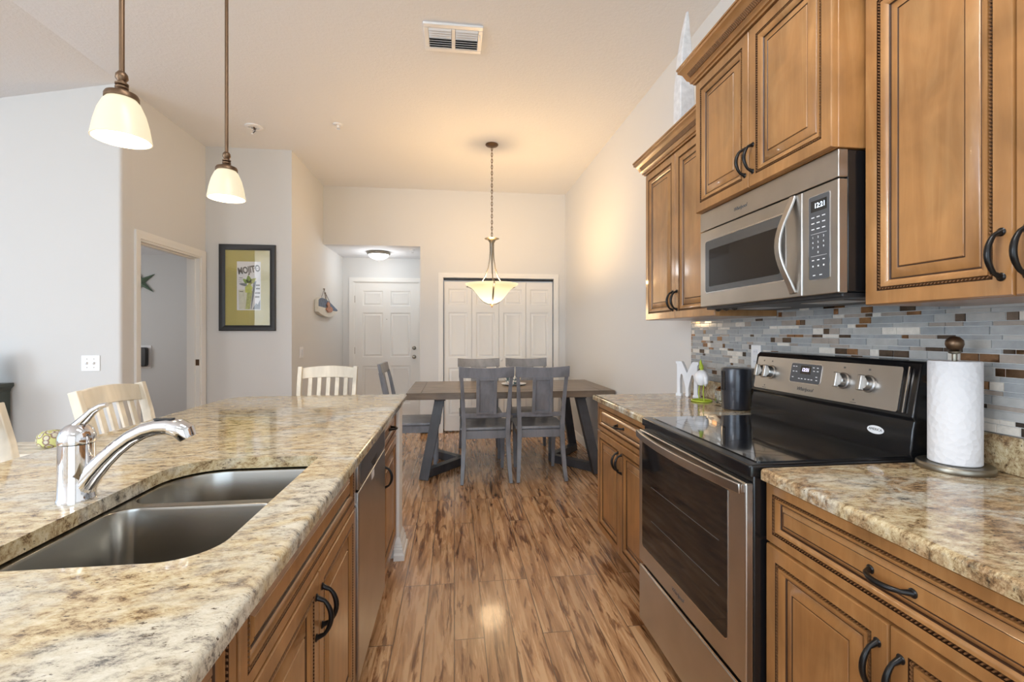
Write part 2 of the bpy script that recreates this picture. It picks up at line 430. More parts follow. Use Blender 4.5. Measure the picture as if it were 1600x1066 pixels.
def slab(mb, outer, inners, z0, z1, r):
    """stone slab with eased edge all round, optional holes"""
    pr = [(0, z0+.002), (0, z1-r)] + [(r*(1-math.cos(a)), z1-r+r*math.sin(a)) for a in (PI/8, PI/4, 3*PI/8, PI/2)]
    pr = [(.004, z0)] + pr
    L = [[(x, y, z) for x, y in inset(outer, d)] for d, z in pr]
    mb.loops(L)
    top = inset(outer, r)
    vs, fs = filled(top, inners, z1); mb.add(vs, fs)
    vs, fs = filled(inset(outer, .004), inners, z0); mb.add(vs, fs)
    for I in inners: mb.loops([[(x, y, z1) for x, y in I], [(x, y, z0) for x, y in I]])
    return mb
def sweep(mb, path, prof, mat=None):
    """profile (out, z) along a horizontal path; out is to the right of travel; mitred corners"""
    P = [Vector(p) for p in path]; k = len(P); L = []
    for i, p in enumerate(P):
        d1 = (P[i]-P[i-1]).normalized() if i > 0 else (P[1]-P[0]).normalized()
        d2 = (P[i+1]-P[i]).normalized() if i < k-1 else d1
        n1 = Vector((d1.y, -d1.x)); n2 = Vector((d2.y, -d2.x)); m_ = (n1+n2).normalized(); m_ = m_/max(.3, m_.dot(n1))
        L.append([(p.x+m_.x*o, p.y+m_.y*o, z) for o, z in prof])
    mb.loops(L, mat, True, True); return mb

# ------------------------------------------------------------------ cabinet pieces
DOOR = [(0,0,None),(0,.016,None),(.003,.020,None),(.038,.020,None),(.0395,.013,'glaze'),(.0475,.013,'glaze'),(.049,.0195,None),(.055,.0185,None),(.066,.011,None),
        (.068,.0075,'glaze'),(.0705,.0075,'glaze'),(.073,.010,None),(.096,.0165,None),(.0975,.0145,'glaze'),(.0995,.0145,'glaze'),(.101,.017,None)]
DRAW = [(0,0,None),(0,.016,None),(.003,.020,None),(.026,.020,None),(.0275,.013,'glaze'),(.0345,.013,'glaze'),(.036,.0195,None),(.040,.0185,None),(.047,.011,None),
        (.0485,.0075,'glaze'),(.0505,.0075,'glaze'),(.053,.010,None),(.062,.0150,None),(.0632,.0138,'glaze'),(.0642,.0138,'glaze'),(.0655,.0155,None)]
def rope(fr, w_, h, ins, parent):
    mb = MB(); p = .0085; hw = .0034
    def bead(u, v, du, dv):
        a = []
        for t_, sgn in ((-1, -1), (1, -1), (1, 1), (-1, 1)):
            ss = t_*p*.36 + sgn*p*.34
            a.append((u + du*ss + (-dv)*sgn*hw, v + dv*ss + du*sgn*hw))
        lo = [fr.p(x, y, .012) for x, y in a]; cx = sum(x for x, _ in a)/4; cy = sum(y for _, y in a)/4
        hi = [fr.p(cx+(x-cx)*.55, cy+(y-cy)*.55, .0205) for x, y in a]
        mb.hexa(lo, hi)
    q = ins
    for (u0, v0, u1, v1) in ((q,q,w_-q,q), (w_-q,q,w_-q,h-q), (w_-q,h-q,q,h-q), (q,h-q,q,q)):
        L = math.hypot(u1-u0, v1-v0); k = max(2, int(L/p)); du, dv = (u1-u0)/L, (v1-v0)/L
        for i in range(k):
            t_ = (i+.5)/k*L; bead(u0+du*t_, v0+dv*t_, du, dv)
    return mb.build('rope_moulding', 'rope_wood', parent)
plain('rope_wood', (.17,.08,.032), .4, var=.15)
def handle(fr, parent, L=.115, vert=True):
    a = fr if vert else Fr(fr.o, fr.v, -fr.u)
    mb = MB(); k = 12; pts = []; rs = []
    for i in range(k+1):
        t_ = i/k; v = (t_-.5)*(L-.018); n_ = .010 + .026*math.sin(PI*t_)**.7
        if i in (0, k): n_ = .002
        pts.append(a.p(0, v, n_)); rs.append(.0068 if i in (0, k) else (.0042 + .0022*math.sin(PI*t_)))
    mb.tube(pts, rs, 10)
    for sg in (-1, 1):
        c = Fr(a.p(0, sg*(L-.018)/2, 0), a.u, a.v)
        mb.lathe([(.0088, 0), (.0095, .002), (.007, .0045), (.003, .0055)], seg=16, fr=c)
    return mb.build('handle', 'black_iron', parent)
def cab_door(fr, w_, h, parent, hu=None, hv=None, name='door', kind=DOOR, ins=.0435, vert=True, hl=.115):
    mb = MB().rings(fr, w_, h, kind)
    d = mb.build(name, 'maple', parent)
    rope(fr, w_, h, ins, d)
    if hu is not None: handle(fr.at(hu, hv, .019), d, hl, vert)
    return d

# ------------------------------------------------------------------ room shell
H = 3.17; XR = 1.485; XL = -2.47; YB = 6.15; YL = 3.81; YP = 5.0; XH = -1.65; YD = 7.2; HD = 2.43
T = .12
struct(MB().box(-6.2, -2.9, -.1, 1.7, 7.5, 0), 'floor', 'floor_planks')
MB().box(-14, -14, -.3, 8, -3.0, -.15).build('lawn', 'garden_grass')['kind'] = 'structure'
c_ = MB().box(XL, -2.9, H, XR+.2, YB+T, H+.1)
c_.prism([(XL, H), (XL, H+.1), (-6.2, 2.52), (-6.2, 2.42)], -YL-T, 2.9, fr=Fr((0,0,0), (1,0,0), (0,0,1)))
struct(c_, 'ceiling', 'ceiling_paint')
struct(MB().box(XH-.1, YB+T, HD, -.3, YD+.2, HD+.1), 'ceiling_hall', 'ceiling_paint')
struct(MB().box(-6.2, YL+T, HD, XL-T, 7.5, HD+.1), 'ceiling_bedroom', 'ceiling_paint')
struct(MB().box(XR, -2.9, 0, XR+T, YB+T, H), 'wall_right', 'wall_paint')
DX0, DX1, DZ = -.145, 1.325, 2.03            # closet opening
b_ = MB().box(-.44, YB, 0, DX0, YB+T, H).box(DX1, YB, 0, XR, YB+T, H).box(DX0, YB, DZ, DX1, YB+T, H).box(XH, YB, HD, -.44, YB+T, H)
struct(b_, 'wall_back', 'wall_paint')
struct(MB().box(-.44, YB+T, 0, -.34, YD+T, HD), 'wall_hall_right', 'wall_paint')
struct(MB().box(XH-T, YP+T, 0, XH, YD+T, H), 'wall_hall_left', 'wall_paint')
FX0, FX1, FZ = -1.495, -.535, 2.075          # front door opening
struct(MB().box(XH, YD, 0, FX0, YD+T, HD).box(FX1, YD, 0, -.44, YD+T, HD).box(FX0, YD, FZ, FX1, YD+T, HD), 'wall_hall_back', 'wall_paint')
struct(MB().box(XL-.0, YP, 0, XH, YP+T, H), 'wall_picture', 'wall_paint')
BY0, BY1, BZ = 4.015, 4.915, 2.05            # bedroom doorway
struct(MB().box(XL-T, YL+T, 0, XL, BY0, H).box(XL-T, BY1, 0, XL, YP+T, H).box(XL-T, BY0, BZ, XL, BY1, H), 'wall_left', 'wall_paint')
lv = rrect(XL-3.6, YL, XL, YL+T, (0.0001, .022, .0001, .0001), 5)
wl = MB().prism(lv, 0, 3.17)
struct(wl, 'wall_living', 'wall_paint')
struct(MB().box(-6.1, 7.25, 0, XL-T, 7.37, HD), 'wall_bedroom_back', 'wall_paint')
struct(MB().box(XL-T-.9, 7.0, 0, XL-T, 7.05, .02), 'trim_9', 'white_paint')
struct(MB().box(XL-T, YP+T, 0, XL, 7.37, HD), 'wall_bedroom_right', 'wall_paint')
struct(MB().box(-6.2, YL, 0, -6.1, 4.9, 3).box(-6.2, 6.3, 0, -6.1, 7.5, 3).box(-6.2, 4.9, 0, -6.1, 6.3, .9).box(-6.2, 4.9, 2.1, -6.1, 6.3, 3), 'wall_bedroom_left', 'wall_paint')
struct(MB().box(-6.2, -2.9, 0, -6.1, .1, 3).box(-6.2, 2.7, 0, -6.1, YL, 3).box(-6.2, .1, 0, -6.1, 2.7, .45).box(-6.2, .1, 2.35, -6.1, 2.7, 3), 'wall_living_left', 'wall_paint')
struct(MB().box(-6.2, -2.9, 0, -1.8, -2.8, 3.2).box(1.0, -2.9, 0, XR, -2.8, 3.2).box(-1.8, -2.9, 2.45, 1.0, -2.8, 3.2), 'wall_rear', 'wall_paint')
struct(MB().box(-.43, -2.88, 0, -.37, -2.82, 2.45).box(-1.8, -2.88, 2.39, 1.0, -2.82, 2.45).box(-1.8, -2.88, 0, -1.74, -2.82, 2.45).box(.94, -2.88, 0, 1.0, -2.82, 2.45), 'window_1', 'white_paint')

# baseboards
BP = [(0, 0), (.014, 0), (.014, .075), (.009, .092), (.004, .100), (0, .100)]
def base(name, path, prof=BP): struct(sweep(MB(), path, prof), name, 'white_paint')
base('baseboard_right', [(XR, YB), (XR, 2.77)])
base('baseboard_back', [(DX1+.06, YB), (XR-.015, YB)][::-1])
base('baseboard_hall', [(DX0-.06, YB), (-.44, YB), (-.44, YD)])
base('baseboard_picture', [(XL+.015, YP), (XH, YP), (XH, YD-.02)])
base('baseboard_living', [(-6.0, YL), (XL, YL), (XL, BY0-.06)])
base('baseboard_bedroom', [(-6.0, 7.25), (XL-T-.02, 7.25)])

# casings: three mitred boards round an opening
def casing(name, fr, w_, h, cw=.062, th=.018, low=0):
    mb = MB()
    pr = [(0, 0), (0, th*.55), (cw*.25, th*.75), (cw*.45, th*.70), (cw*.75, th), (cw, th*.95), (cw, 0)]
    cor = [(0, low, -1, 0), (0, h, -1, 1), (w_, h, 1, 1), (w_, low, 1, 0)]
    L = [[tuple(fr.p(u+du*o, v+dv*o, n_)) for o, n_ in pr] for u, v, du, dv in cor]
    mb.loops(L, None, True, True)
    struct(mb, name, 'white_paint')
casing('trim_1', Fr((DX0, YB, 0), (1,0,0), (0,0,1)), DX1-DX0, DZ)
casing('trim_2', Fr((FX0, YD, 0), (1,0,0), (0,0,1)), FX1-FX0, FZ)
casing('trim_3', Fr((XL, BY0, 0), (0,1,0), (0,0,1)), BY1-BY0, BZ)
# bedroom door jamb lining with stop and strike plate
jm = MB().box(XL-T, BY0, 0, XL, BY0+.018, BZ).box(XL-T, BY1-.018, 0, XL, BY1, BZ).box(XL-T, BY0+.018, BZ-.018, XL, BY1-.018, BZ)
jm.box(XL-.075, BY1-.03, 0, XL-.04, BY1-.018, BZ-.018).box(XL-.075, BY0+.018, 0, XL-.04, BY0+.03, BZ-.018).box(XL-.075, BY0+.03, BZ-.03, XL-.04, BY1-.03, BZ-.018)
struct(jm, 'trim_4', 'white_paint')
tag(MB().box(XL-.038, BY1-.0205, .985, XL-.006, BY1-.0185, 1.045).build('strike_plate', 'bronze'), 'small dark strike plate set in the white jamb of the bedroom doorway', 'strike plate')

def panelled(fr, w_, h, t_, panels, mat='white_paint'):
    """slab with moulded raised panels; panels = (u0,v0,u1,v1); recess cut between stiles and rails"""
    mb = MB(); d = .016
    mb.box(0, 0, -t_, w_, h, -d, fr=fr)
    us = sorted({0, w_} | {p[0] for p in panels} | {p[2] for p in panels}); vs = sorted({0, h} | {p[1] for p in panels} | {p[3] for p in panels})
    for i in range(len(us)-1):
        for j in range(len(vs)-1):
            cu, cv = (us[i]+us[i+1])/2, (vs[j]+vs[j+1])/2
            if not any(p[0] < cu < p[2] and p[1] < cv < p[3] for p in panels):
                mb.add([fr.p(us[i], vs[j], 0), fr.p(us[i+1], vs[j], 0), fr.p(us[i+1], vs[j+1], 0), fr.p(us[i], vs[j+1], 0)], [(0,1,2,3)])
    for a, b1, c, e in panels:
        pw, ph = c-a, e-b1
        mb.rings(fr.at(a, b1), pw, ph, [(0,0,None),(.003,-.004,None),(.009,-.006,None),(.012,-.015,None),(.020,-.015,None),(.040,-.003,None),(.042,-.004,None)], mat, 0, 0, False)
    mb.names = []
    return mb
def knob_mb(fr, r=.028, reach=.055):
    return MB().lathe([(r*1.1, 0), (r*1.1, .004), (r*.45, .008), (r*.42, reach*.45), (r*.9, reach*.6), (r, reach*.8), (r*.8, reach*.95), (r*.3, reach)], fr=fr, seg=24)
# ------------------------------------------------------------------ doors
FD = Fr((FX0+.012, YD+.02, .012), (1,0,0), (0,0,1)); fw, fh = FX1-FX0-.024, FZ-.02
s1, s2 = .115, fw/2-.055
pan = []
for u0, u1 in ((s1, s2), (fw-s2, fw-s1)):
    pan += [(u0, .22, u1, .80), (u0, .93, u1, 1.60), (u0, 1.70, u1, 1.93)]
fd = panelled(FD, fw, fh, .04, pan).build('door_1', 'white_paint'); fd['kind'] = 'structure'; fd['label'] = 'white six-panel front door at the end of the hall'; fd['_loc'] = [0,0,0]
knob_mb(FD.at(fw-.06, .93, 0), .027).build('door_knob', 'brushed_nickel', fd)
knob_mb(FD.at(fw-.06, 1.065, 0), .026, .03).build('deadbolt', 'brushed_nickel', fd)
MB().lathe([(.006, 0), (.006, .004), (.003, .005)], fr=FD.at(fw/2, 1.50, 0), seg=12).build('peephole', 'brushed_nickel', fd)
for z in (.25, 1.03, 1.80): MB().box(-.011, z-.05, -.002, .004, z+.05, .006, fr=FD).build('hinge', 'bronze', fd)
struct(MB().box(FX0, YD-.0, 0, FX0+.012, YD+.1, FZ).box(FX1-.012, YD, 0, FX1, YD+.1, FZ).box(FX0, YD, FZ-.008, FX1, YD+.1, FZ), 'trim_5', 'white_paint')
# bifold closet doors
cd = bpy.data.objects.new('door_2', None); COL.objects.link(cd); cd['kind'] = 'structure'; cd['_loc'] = [0,0,0]; cd['label'] = 'white four-leaf bifold closet doors behind the dining table'
lw = (DX1-DX0-.02)/4
for i in range(4):
    fr = Fr((DX0+.01+i*lw+.002, YB+.028, .018), (1,0,0), (0,0,1))
    mb = panelled(fr, lw-.004, 1.965, .03, [(.055, .20, lw-.059, .83), (.055, .96, lw-.059, 1.56), (.055, 1.66, lw-.059, 1.87)])
    lf = mb.build('door_leaf', 'white_paint', cd)
    if i in (1, 2): knob_mb(fr.at(lw-.03 if i == 1 else .03, .93, 0), .016, .03).build('door_knob', 'white_paint', lf)
MB().box(DX0+.005, YB+.02, DZ-.030, DX1-.005, YB+.06, DZ-.010).build('track', 'black_iron', cd)
struct(MB().box(DX0-.1, YB+.25, 0, DX1+.1, YB+.3, 2.2), 'wall_closet', 'wall_paint')

# ------------------------------------------------------------------ right-hand base cabinets (faces look to -X)
XF = .865                                     # door backs; door front at XF-.02
def rf(y, z, x): return Fr((x, y, z), (0,-1,0), (0,0,1))
def base_cab(y0, y1, label, facing=-1, x=XF+.02, back=XR-.008, false_front=False, drawers=1, ndoor=2, zt=.885, name='base_cabinet', end_panel=True):
    t = thing(name, (x, (y0+y1)/2, 0), label, 'cabinet')
    g = .003
    if false_front:
        mb = MB().box(x, y0, .105, x-.018, y1, zt).box(back+.018, y0, .105, back, y1, zt).box(x-.018, y0, .105, back+.018, y0+.018, zt).box(x-.018, y1-.018, .105, back+.018, y1, zt).box(x-.018, y0+.018, .105, back+.018, y1-.018, .125)
    else: mb = MB().box(x, y0, .105, back, y1, zt)
    mb.box(x+(.07 if facing < 0 else -.07), y0, 0, back, y1, .105)
    mb.build('cabinet_body', 'maple', t)
    W = y1-y0
    fr = rf(y1, 0, x) if facing < 0 else Fr((x, y0, 0), (0,1,0), (0,0,1))
    f = fr.at(g, .722)
    dm = MB().rings(f, W-2*g, .163, DRAW); dw = dm.build('false_drawer_front' if false_front else 'drawer', 'maple', t)
    rope(f, W-2*g, .163, .031, dw)
    if not false_front: handle(f.at((W-2*g)/2, .0815, .015), dw, .11 if W > .5 else .09, False)
    dwid = (W-2*g-.003*(ndoor-1))/ndoor; h = .590
    for i in range(ndoor):
        ff = fr.at(g+i*(dwid+.003), .125)
        if ndoor == 1: hu = .024
        else: hu = dwid-.024 if i == 0 else .024
        cab_door(ff, dwid, h, t, hu, h-.10)
    return t
base_cab(.46, 1.21, 'brown maple base cabinet with wide drawer nearest the camera, right of the range')
base_cab(-.30, .457, 'brown maple base cabinet at the near end of the right counter')
base_cab(1.983, 2.755, 'brown maple base cabinet on the far side of the range, next to the dining area')

def counter(name, outer, holes, label, mat, z0=.893, z1=.925, cat='countertop', up=None, up_label=None):
    t = thing(name, (sum(p[0] for p in outer)/len(outer), sum(p[1] for p in outer)/len(outer), z0), label, cat)
    slab(MB(), outer, holes, z0, z1, .011).build('stone_top', mat, t)
    if up: tag(MB().box(*up).build('granite_upstand', mat, bevel=.003), up_label, 'backsplash')
    return t
XC = .842
counter('stone_countertop', rrect(XC, -.35, XR-.003, 1.210, (.002,.002,.002,.02)), [], 'speckled brown and cream granite worktop carrying the paper towel holder', 'counter_granite', up=(XR-.024, -.35, .9255, XR-.001, 1.205, 1.025), up_label='low granite upstand against the wall behind the paper towel stand')
counter('stone_countertop', rrect(XC, 1.984, XR-.003, 2.775, (.02,.02,.002,.002)), [], 'granite worktop beyond the range holding the white letter and bird figurine', 'counter_granite', up=(XR-.024, 1.99, .9255, XR-.001, 2.77, 1.025), up_label='low granite upstand behind the letter M and the bird figurine')

# mosaic backsplash: every glass, stone and metal piece is real geometry in one mesh
mb = MB(); rnd_ = random.Random(11)
Y0, Y1 = -.34, 2.77; zb = 1.026
mb.box(XR-.0055, Y0, zb, XR-.001, Y1, 1.379, 'grout').box(XR-.0055, 1.20, 1.379, XR-.001, 1.99, 1.415, 'grout').box(XR-.0055, 1.212, .95, XR-.001, 1.978, 1.026, 'grout')
z = zb+.001; row = 0; hs = [.0230, .0125]
while z < 1.41:
    h = hs[row % 2]; a_, b1_ = (Y0, Y1) if z+h < 1.379 else (1.20, 1.99)
    if z+h > 1.415: break
    y = a_ - rnd_.random()*.06
    while y < b1_:
        r = rnd_.random()
        if r < .32: m_ = 'tile_blue_glass'; L = rnd_.choice((.075, .10, .12))
        elif r < .54: m_ = 'tile_grey_stone'; L = rnd_.choice((.06, .10, .12))
        elif r < .66: m_ = 'tile_taupe'; L = rnd_.choice((.05, .09))
        elif r < .80: m_ = 'tile_cream'; L = rnd_.choice((.035, .055, .08))
        elif r < .90: m_ = 'tile_copper'; L = rnd_.choice((.024, .05))
        else: m_ = 'tile_dark_metal'; L = rnd_.choice((.03, .055))
        ya, yb = max(y, a_)+.0008, min(y+L, b1_)-.0008
        if yb-ya > .004:
            dx = .0075 if 'metal' in m_ or 'copper' in m_ else .0085
            e = .0008; x0 = XR-.0055; x1 = XR-dx
            mb.hexa([(x0, ya, z), (x0, yb, z), (x0, yb, z+h), (x0, ya, z+h)], [(x1, ya+e, z+e), (x1, yb-e, z+e), (x1, yb-e, z+h-e), (x1, ya+e, z+h-e)], m_)
        y += L
    z += h+.0015; row += 1
o = mb.build('mosaic_backsplash', smooth=False)
tag(o, 'linear mosaic backsplash of grey glass, pale stone and copper strips behind the range', 'backsplash')

# ------------------------------------------------------------------ wall cabinets
def crown(t, xf, y0, y1, z0, sides=(True, True), s_=1.0):
    pr = [(0, 0), (.010, 0), (.012, .008), (.020, .010), (.020, .016), (.024, .022), (.031, .028), (.044, .058), (.052, .066), (.060, .072), (.060, .084), (.064, .086), (.064, .094), (0, .094)]
    pr = [(a*s_, z0+b1*s_) for a, b1 in pr]
    path = []
    if sides[1]: path.append((XR-.002, y1))
    path += [(xf, y1), (xf, y0)]
    if sides[0]: path.append((XR-.002, y0))
    # out must point away from cabinet: travelling far-wall -> front -> near has outside on the right? flip if needed
    path2 = path[::-1]
    mb = sweep(MB(), path2, [( -a, z_) for a, z_ in pr][::-1])
    c = mb.build('crown_moulding', 'maple_flat', t)
    # twisted rope strip under the cove
    rb = MB(); k = int((y1-y0)/.009)
    for i in range(k):
        y = y0+(i+.5)*(y1-y0)/k
        rb.bar((xf-.030, y-.0045, z0+.028*s_), (xf-.040, y+.0045, z0+.046*s_), .0065, .009, (0,1,0))
    rb.build('rope_moulding', 'rope_wood', c); rb = MB()
    if sides[1]:
        k = int((XR-xf)/.009)
        for i in range(k):
            x = xf+(i+.5)*(XR-xf)/k; rb.bar((x-.0045, y1+.030, z0+.028*s_), (x+.0045, y1+.040, z0+.046*s_), .0065, .009, (1,0,0))
    if rb.v: rb.build('rope_moulding', 'rope_wood', c)
def wall_cab(y0, y1, x, z0, z1, label, sides=(True, True), hv=.095, crn=True, light=False):
    t = thing('wall_cabinet', (x, (y0+y1)/2, z0), label, 'cabinet')
    MB().box(x+.02, y0, z0, XR-.010, y1, z1+.03).build('cabinet_body', 'maple', t, bevel=.002)
    W = y1-y0; g = .002; dw = (W-2*g-.003)/2
    for i in range(2):
        f = rf(y1-g-i*(dw+.003), z0+.001, x+.02)
        cab_door(f, dw, z1-z0-.005, t, dw-.022 if i == 0 else .022, hv)
    if crn: crown(t, x+.005, y0, y1, z1+.001, sides)
    return t
wall_cab(1.981, 2.75, 1.17, 1.379, 2.27, 'honey maple wall cabinet with crown, farthest one beside the white wall', (False, True))
wall_cab(1.213, 1.978, 1.075, 1.836, 2.419, 'honey maple wall cabinet mounted directly above the microwave', (True, True), .10)
wall_cab(.482, 1.206, 1.17, 1.379, 2.27, 'tall honey maple wall cabinet at the right edge, above the paper towels', (False, False), .09)
MB().box(1.19, 1.985, 1.3655, XR-.012, 2.7, 1.3785).build('light_rail', 'maple')
bpy.data.objects.remove(bpy.data.objects['light_rail'])

# ------------------------------------------------------------------ microwave over the range
t = thing('microwave', (1.09, 1.595, 1.415), 'stainless steel over-the-range microwave under the middle wall cabinet', 'microwave')
y0, y1 = 1.216, 1.975; xm = 1.10; zb, zt = 1.417, 1.833; W = y1-y0
MB().box(xm+.028, y0+.002, zb+.004, XR-.014, y1-.002, zt).build('casing', 'black_enamel', t, bevel=.004)
def mw(y, z, n=0): return rf(y, z, xm-n)
f = rf(y1, 0, xm+.028)
MB().prism(rrect(0, 1.752, W, zt, .002, 2), 0, .030, fr=f).build('vent_grille', 'stainless', t, bevel=.003)
dwid = W-.143
door = MB().prism(rrect(0, zb, dwid, 1.748, .004, 3), 0, .030, fr=f).build('door', 'stainless', t, bevel=.003)
wp = rrect(.045, zb+.062, dwid-.075, 1.700, .012, 5)
MB().prism(rrect(.041, zb+.058, dwid-.071, 1.704, .014, 5), .0302, .0312, fr=f).build('window_trim', 'chrome', door)
MB().prism(wp, .0312, .0322, fr=f).build('window', 'microwave_glass', door)
MB().prism([(a, b1) for a, b1 in rrect(.075, zb+.085, dwid-.10, 1.662, .006, 4)], .0322, .0325, fr=f).build('window_screen', 'oven_glass', door)
hp = []
for i in range(17):
    s_ = i/16; z = zb+.012 + s_*(.318); hp.append(f.p(dwid-.036-.020*math.sin(PI*s_)**1.5, z, .032+.040*math.sin(PI*s_)**1.2))
MB().ribbon(hp, .026, .009, side=(0,1,0)).build('handle', 'stainless', door, bevel=.003)
cp = MB().prism(rrect(dwid+.002, zb, W, 1.748, .004, 3), 0, .030, fr=f).build('control_panel', 'stainless', t, bevel=.003)
MB().prism(rrect(dwid+.030, zb+.045, W-.030, 1.722, .006, 4), .0302, .0312, fr=f).build('keypad_trim', 'chrome', cp)
kp = MB().prism(rrect(dwid+.0325, zb+.048, W-.0325, 1.7195, .005, 4), .0312, .0322, fr=f).build('keypad', 'panel_grey', cp)
ku = dwid+.0325; kw = W-.065-dwid
MB().box(ku+.008, 1.672, .0322, ku+kw-.008, 1.706, .0326, fr=f).build('display', 'black_glass', cp)
text(f.at(ku+kw*.56, 1.689, .0328), '12:21', .022, 'display_blue', cp, 'clock_digits', sx=.9)
def key(parent, *a, fr): MB().box(*a, fr=fr).build('key_mark', 'print_white', parent)
for r_, z_ in enumerate((1.655, 1.637, 1.619)):
    for c__ in range(3): key(kp, ku+.010+c__*.021, z_-.0015, .0322, ku+.022+c__*.021, z_+.0015, .0325, fr=f)
for z_ in (1.604, 1.536): key(kp, ku+.008, z_-.0004, .0322, ku+kw-.008, z_+.0004, .0325, fr=f)
for c__ in range(2): key(kp, ku+.016+c__*.026, 1.476, .0322, ku+.026+c__*.026, 1.479, .0325, fr=f)
for c__ in range(3): key(kp, ku+.012+c__*.021, 1.522, .0322, ku+.021+c__*.021, 1.525, .0325, fr=f); key(kp, ku+.014+c__*.021, 1.503, .0322, ku+.019+c__*.021, 1.508, .0325, fr=f)
for i, ch in enumerate('1234567890'):
    r_, c__ = (divmod(i, 3) if i < 9 else (3, 1))
    text(f.at(ku+.016+c__*.021, 1.593-r_*.0155, .0323), ch, .009, 'print_white', kp, 'key_number')
text(f.at(W*.385, 1.788, .0305), 'Whirlpool', .020, 'print_grey', t, 'maker_lettering', shear=.35)
ub = MB().box(xm+.02, y0+.01, zb-.012, XR-.02, y1-.01, zb+.003)
ub.build('underside', 'black_plastic', t, bevel=.004)
for yy in (1.40, 1.78): MB().box(xm+.10, yy-.09, zb-.0145, xm+.22, yy+.09, zb-.012).build('grease_filter', 'stainless', t)
for yy in (1.86, 1.80, 1.92): MB().lathe([(.012, 0), (.010, -.006), (.004, -.009)], (xm+.05, yy, zb-.012), 16).build('task_lamp', 'clear_glass', t)

# ------------------------------------------------------------------ electric range
t = thing('kitchen_range', (1.15, 1.597, 0), 'freestanding electric range with stainless oven door and black glass cooktop', 'stove')
y0, y1 = 1.217, 1.977; W = y1-y0; xr = .836
MB().box(xr, y0, .03, XR-.03, y1, .905).build('body', 'black_enamel', t, bevel=.003)
for yy in (y0+.05, y1-.05):
    for xx in (xr+.06, XR-.09): MB().lathe([(.018, 0), (.018, .008), (.008, .01), (.008, .032)], (xx, yy, 0), 14).build('levelling_foot', 'black_plastic', t)
f = rf(y1, 0, xr)
dr = MB().prism(rrect(0, .045, W, .285, .006, 3), 0, .025, fr=f).build('storage_drawer', 'stainless', t, bevel=.004)
MB().box(.03, .2852, .004, W-.03, .292, .022, fr=f).build('drawer_lip', 'chrome', dr)
od = MB().prism(rrect(0, .305, W, .878, .006, 3), 0, .025, fr=f).build('oven_door', 'stainless', t, bevel=.004)
MB().prism(rrect(.036, .378, W-.085, .832, (.016,.016,.004,.004), 5), .0252, .0260, fr=f).build('window_trim', 'chrome', od)
MB().prism(rrect(.0385, .381, W-.0875, .832, (.014,.014,.004,.004), 5), .0260, .0268, fr=f).build('oven_window', 'oven_glass', od)
rk = MB()
for z_ in (.52, .66): rk.box(.13, z_, .0268, W-.13, z_+.003, .0270, fr=f)
rk.build('oven_rack_line', 'panel_grey', od)
hp = []
for i in range(15):
    s_ = i/14; hp.append(f.p(.006+s_*(W-.012), .862, .036+.030*math.sin(PI*s_)**.8))
MB().ribbon(hp, .030, .013, side=(0,0,1)).build('handle', 'stainless', od, bevel=.003)
for uu in (.018, W-.018): MB().box(uu-.012, .85, .02, uu+.012, .874, .036, fr=f).build('handle_bracket', 'stainless', od, bevel=.002)
text(f.at(W*.47, .343, .0255), 'Whirlpool', .022, 'print_grey', od, 'maker_lettering', shear=.35)
ct = MB()
ol = rrect(.822, y0-.002, XR-.035, y1+.002, (.012,.002,.002,.012), 4)
slab(ct, ol, [], .895, .929, .006)
cook = ct.build('cooktop_frame', 'black_enamel', t)
MB().prism(rrect(.862, y0+.022, 1.36, y1-.022, .012, 4), .9292, .9320).build('cooktop_glass', 'black_glass', t)
for cx, cy, r_ in ((.99, 1.40, .105), (.99, 1.80, .085), (1.24, 1.41, .08), (1.24, 1.79, .10)):
    for rr_ in (r_, r_*.62):
        MB().loops([[(cx+q*math.cos(2*PI*i/48), cy+q*math.sin(2*PI*i/48), .93215) for i in range(48)] for q in (rr_, rr_-.002)]).build('burner_ring', 'ring_print', t)
# backguard
pr = [(1.340, .929), (1.336, .945), (1.345, 1.015), (1.352, 1.040), (1.343, 1.048), (1.345, 1.056), (1.372, 1.204), (1.385, 1.216), (1.450, 1.216), (1.458, 1.205), (1.458, .905), (1.345, .905)]
XZ = Fr((0, y1-.003, 0), (1,0,0), (0,0,1))     # n = -Y
bgd = MB().prism(pr, 0, W-.006, fr=XZ).build('backguard', 'black_enamel', t, bevel=.005, seg=3)
v_ = Vector((1.372-1.345, 0, 1.204-1.056)); pf = Fr((1.345, y1-.003, 1.056), (0,-1,0), v_)
ph = v_.length; PW = W-.006
cpn = MB().prism(rrect(.018, .003, PW-.050, ph-.008, .008, 5), .0005, .0030, fr=pf).build('control_panel', 'stainless', bgd)
MB().prism(rrect(.232, .048, .392, ph-.022, .010, 5), .003, .0042, fr=pf).build('display_trim', 'chrome', cpn)
ek = MB().prism(rrect(.235, .051, .389, ph-.025, .008, 5), .0042, .0052, fr=pf).build('keypad', 'panel_grey', cpn)
MB().box(.287, .085, .0052, .340, .118, .0056, fr=pf).build('display', 'black_glass', cpn)
text(pf.at(.3135, .1015, .0058), '12:21', .019, 'display_violet', cpn, 'clock_digits', sx=.9)
for u_, v__ in ((.248,.113),(.262,.113),(.250,.093),(.266,.093),(.250,.070),(.352,.113),(.372,.113),(.356,.100),(.374,.100),(.372,.078),(.374,.066),(.285,.066),(.300,.066),(.318,.066),(.335,.066),(.350,.066)):
    key(ek, u_-.0045, v__-.0016, .0052, u_+.0045, v__+.0016, .0055, fr=pf)
text(pf.at(.320, .026, .0033), 'Whirlpool', .020, 'print_grey', cpn, 'maker_lettering', shear=.35)
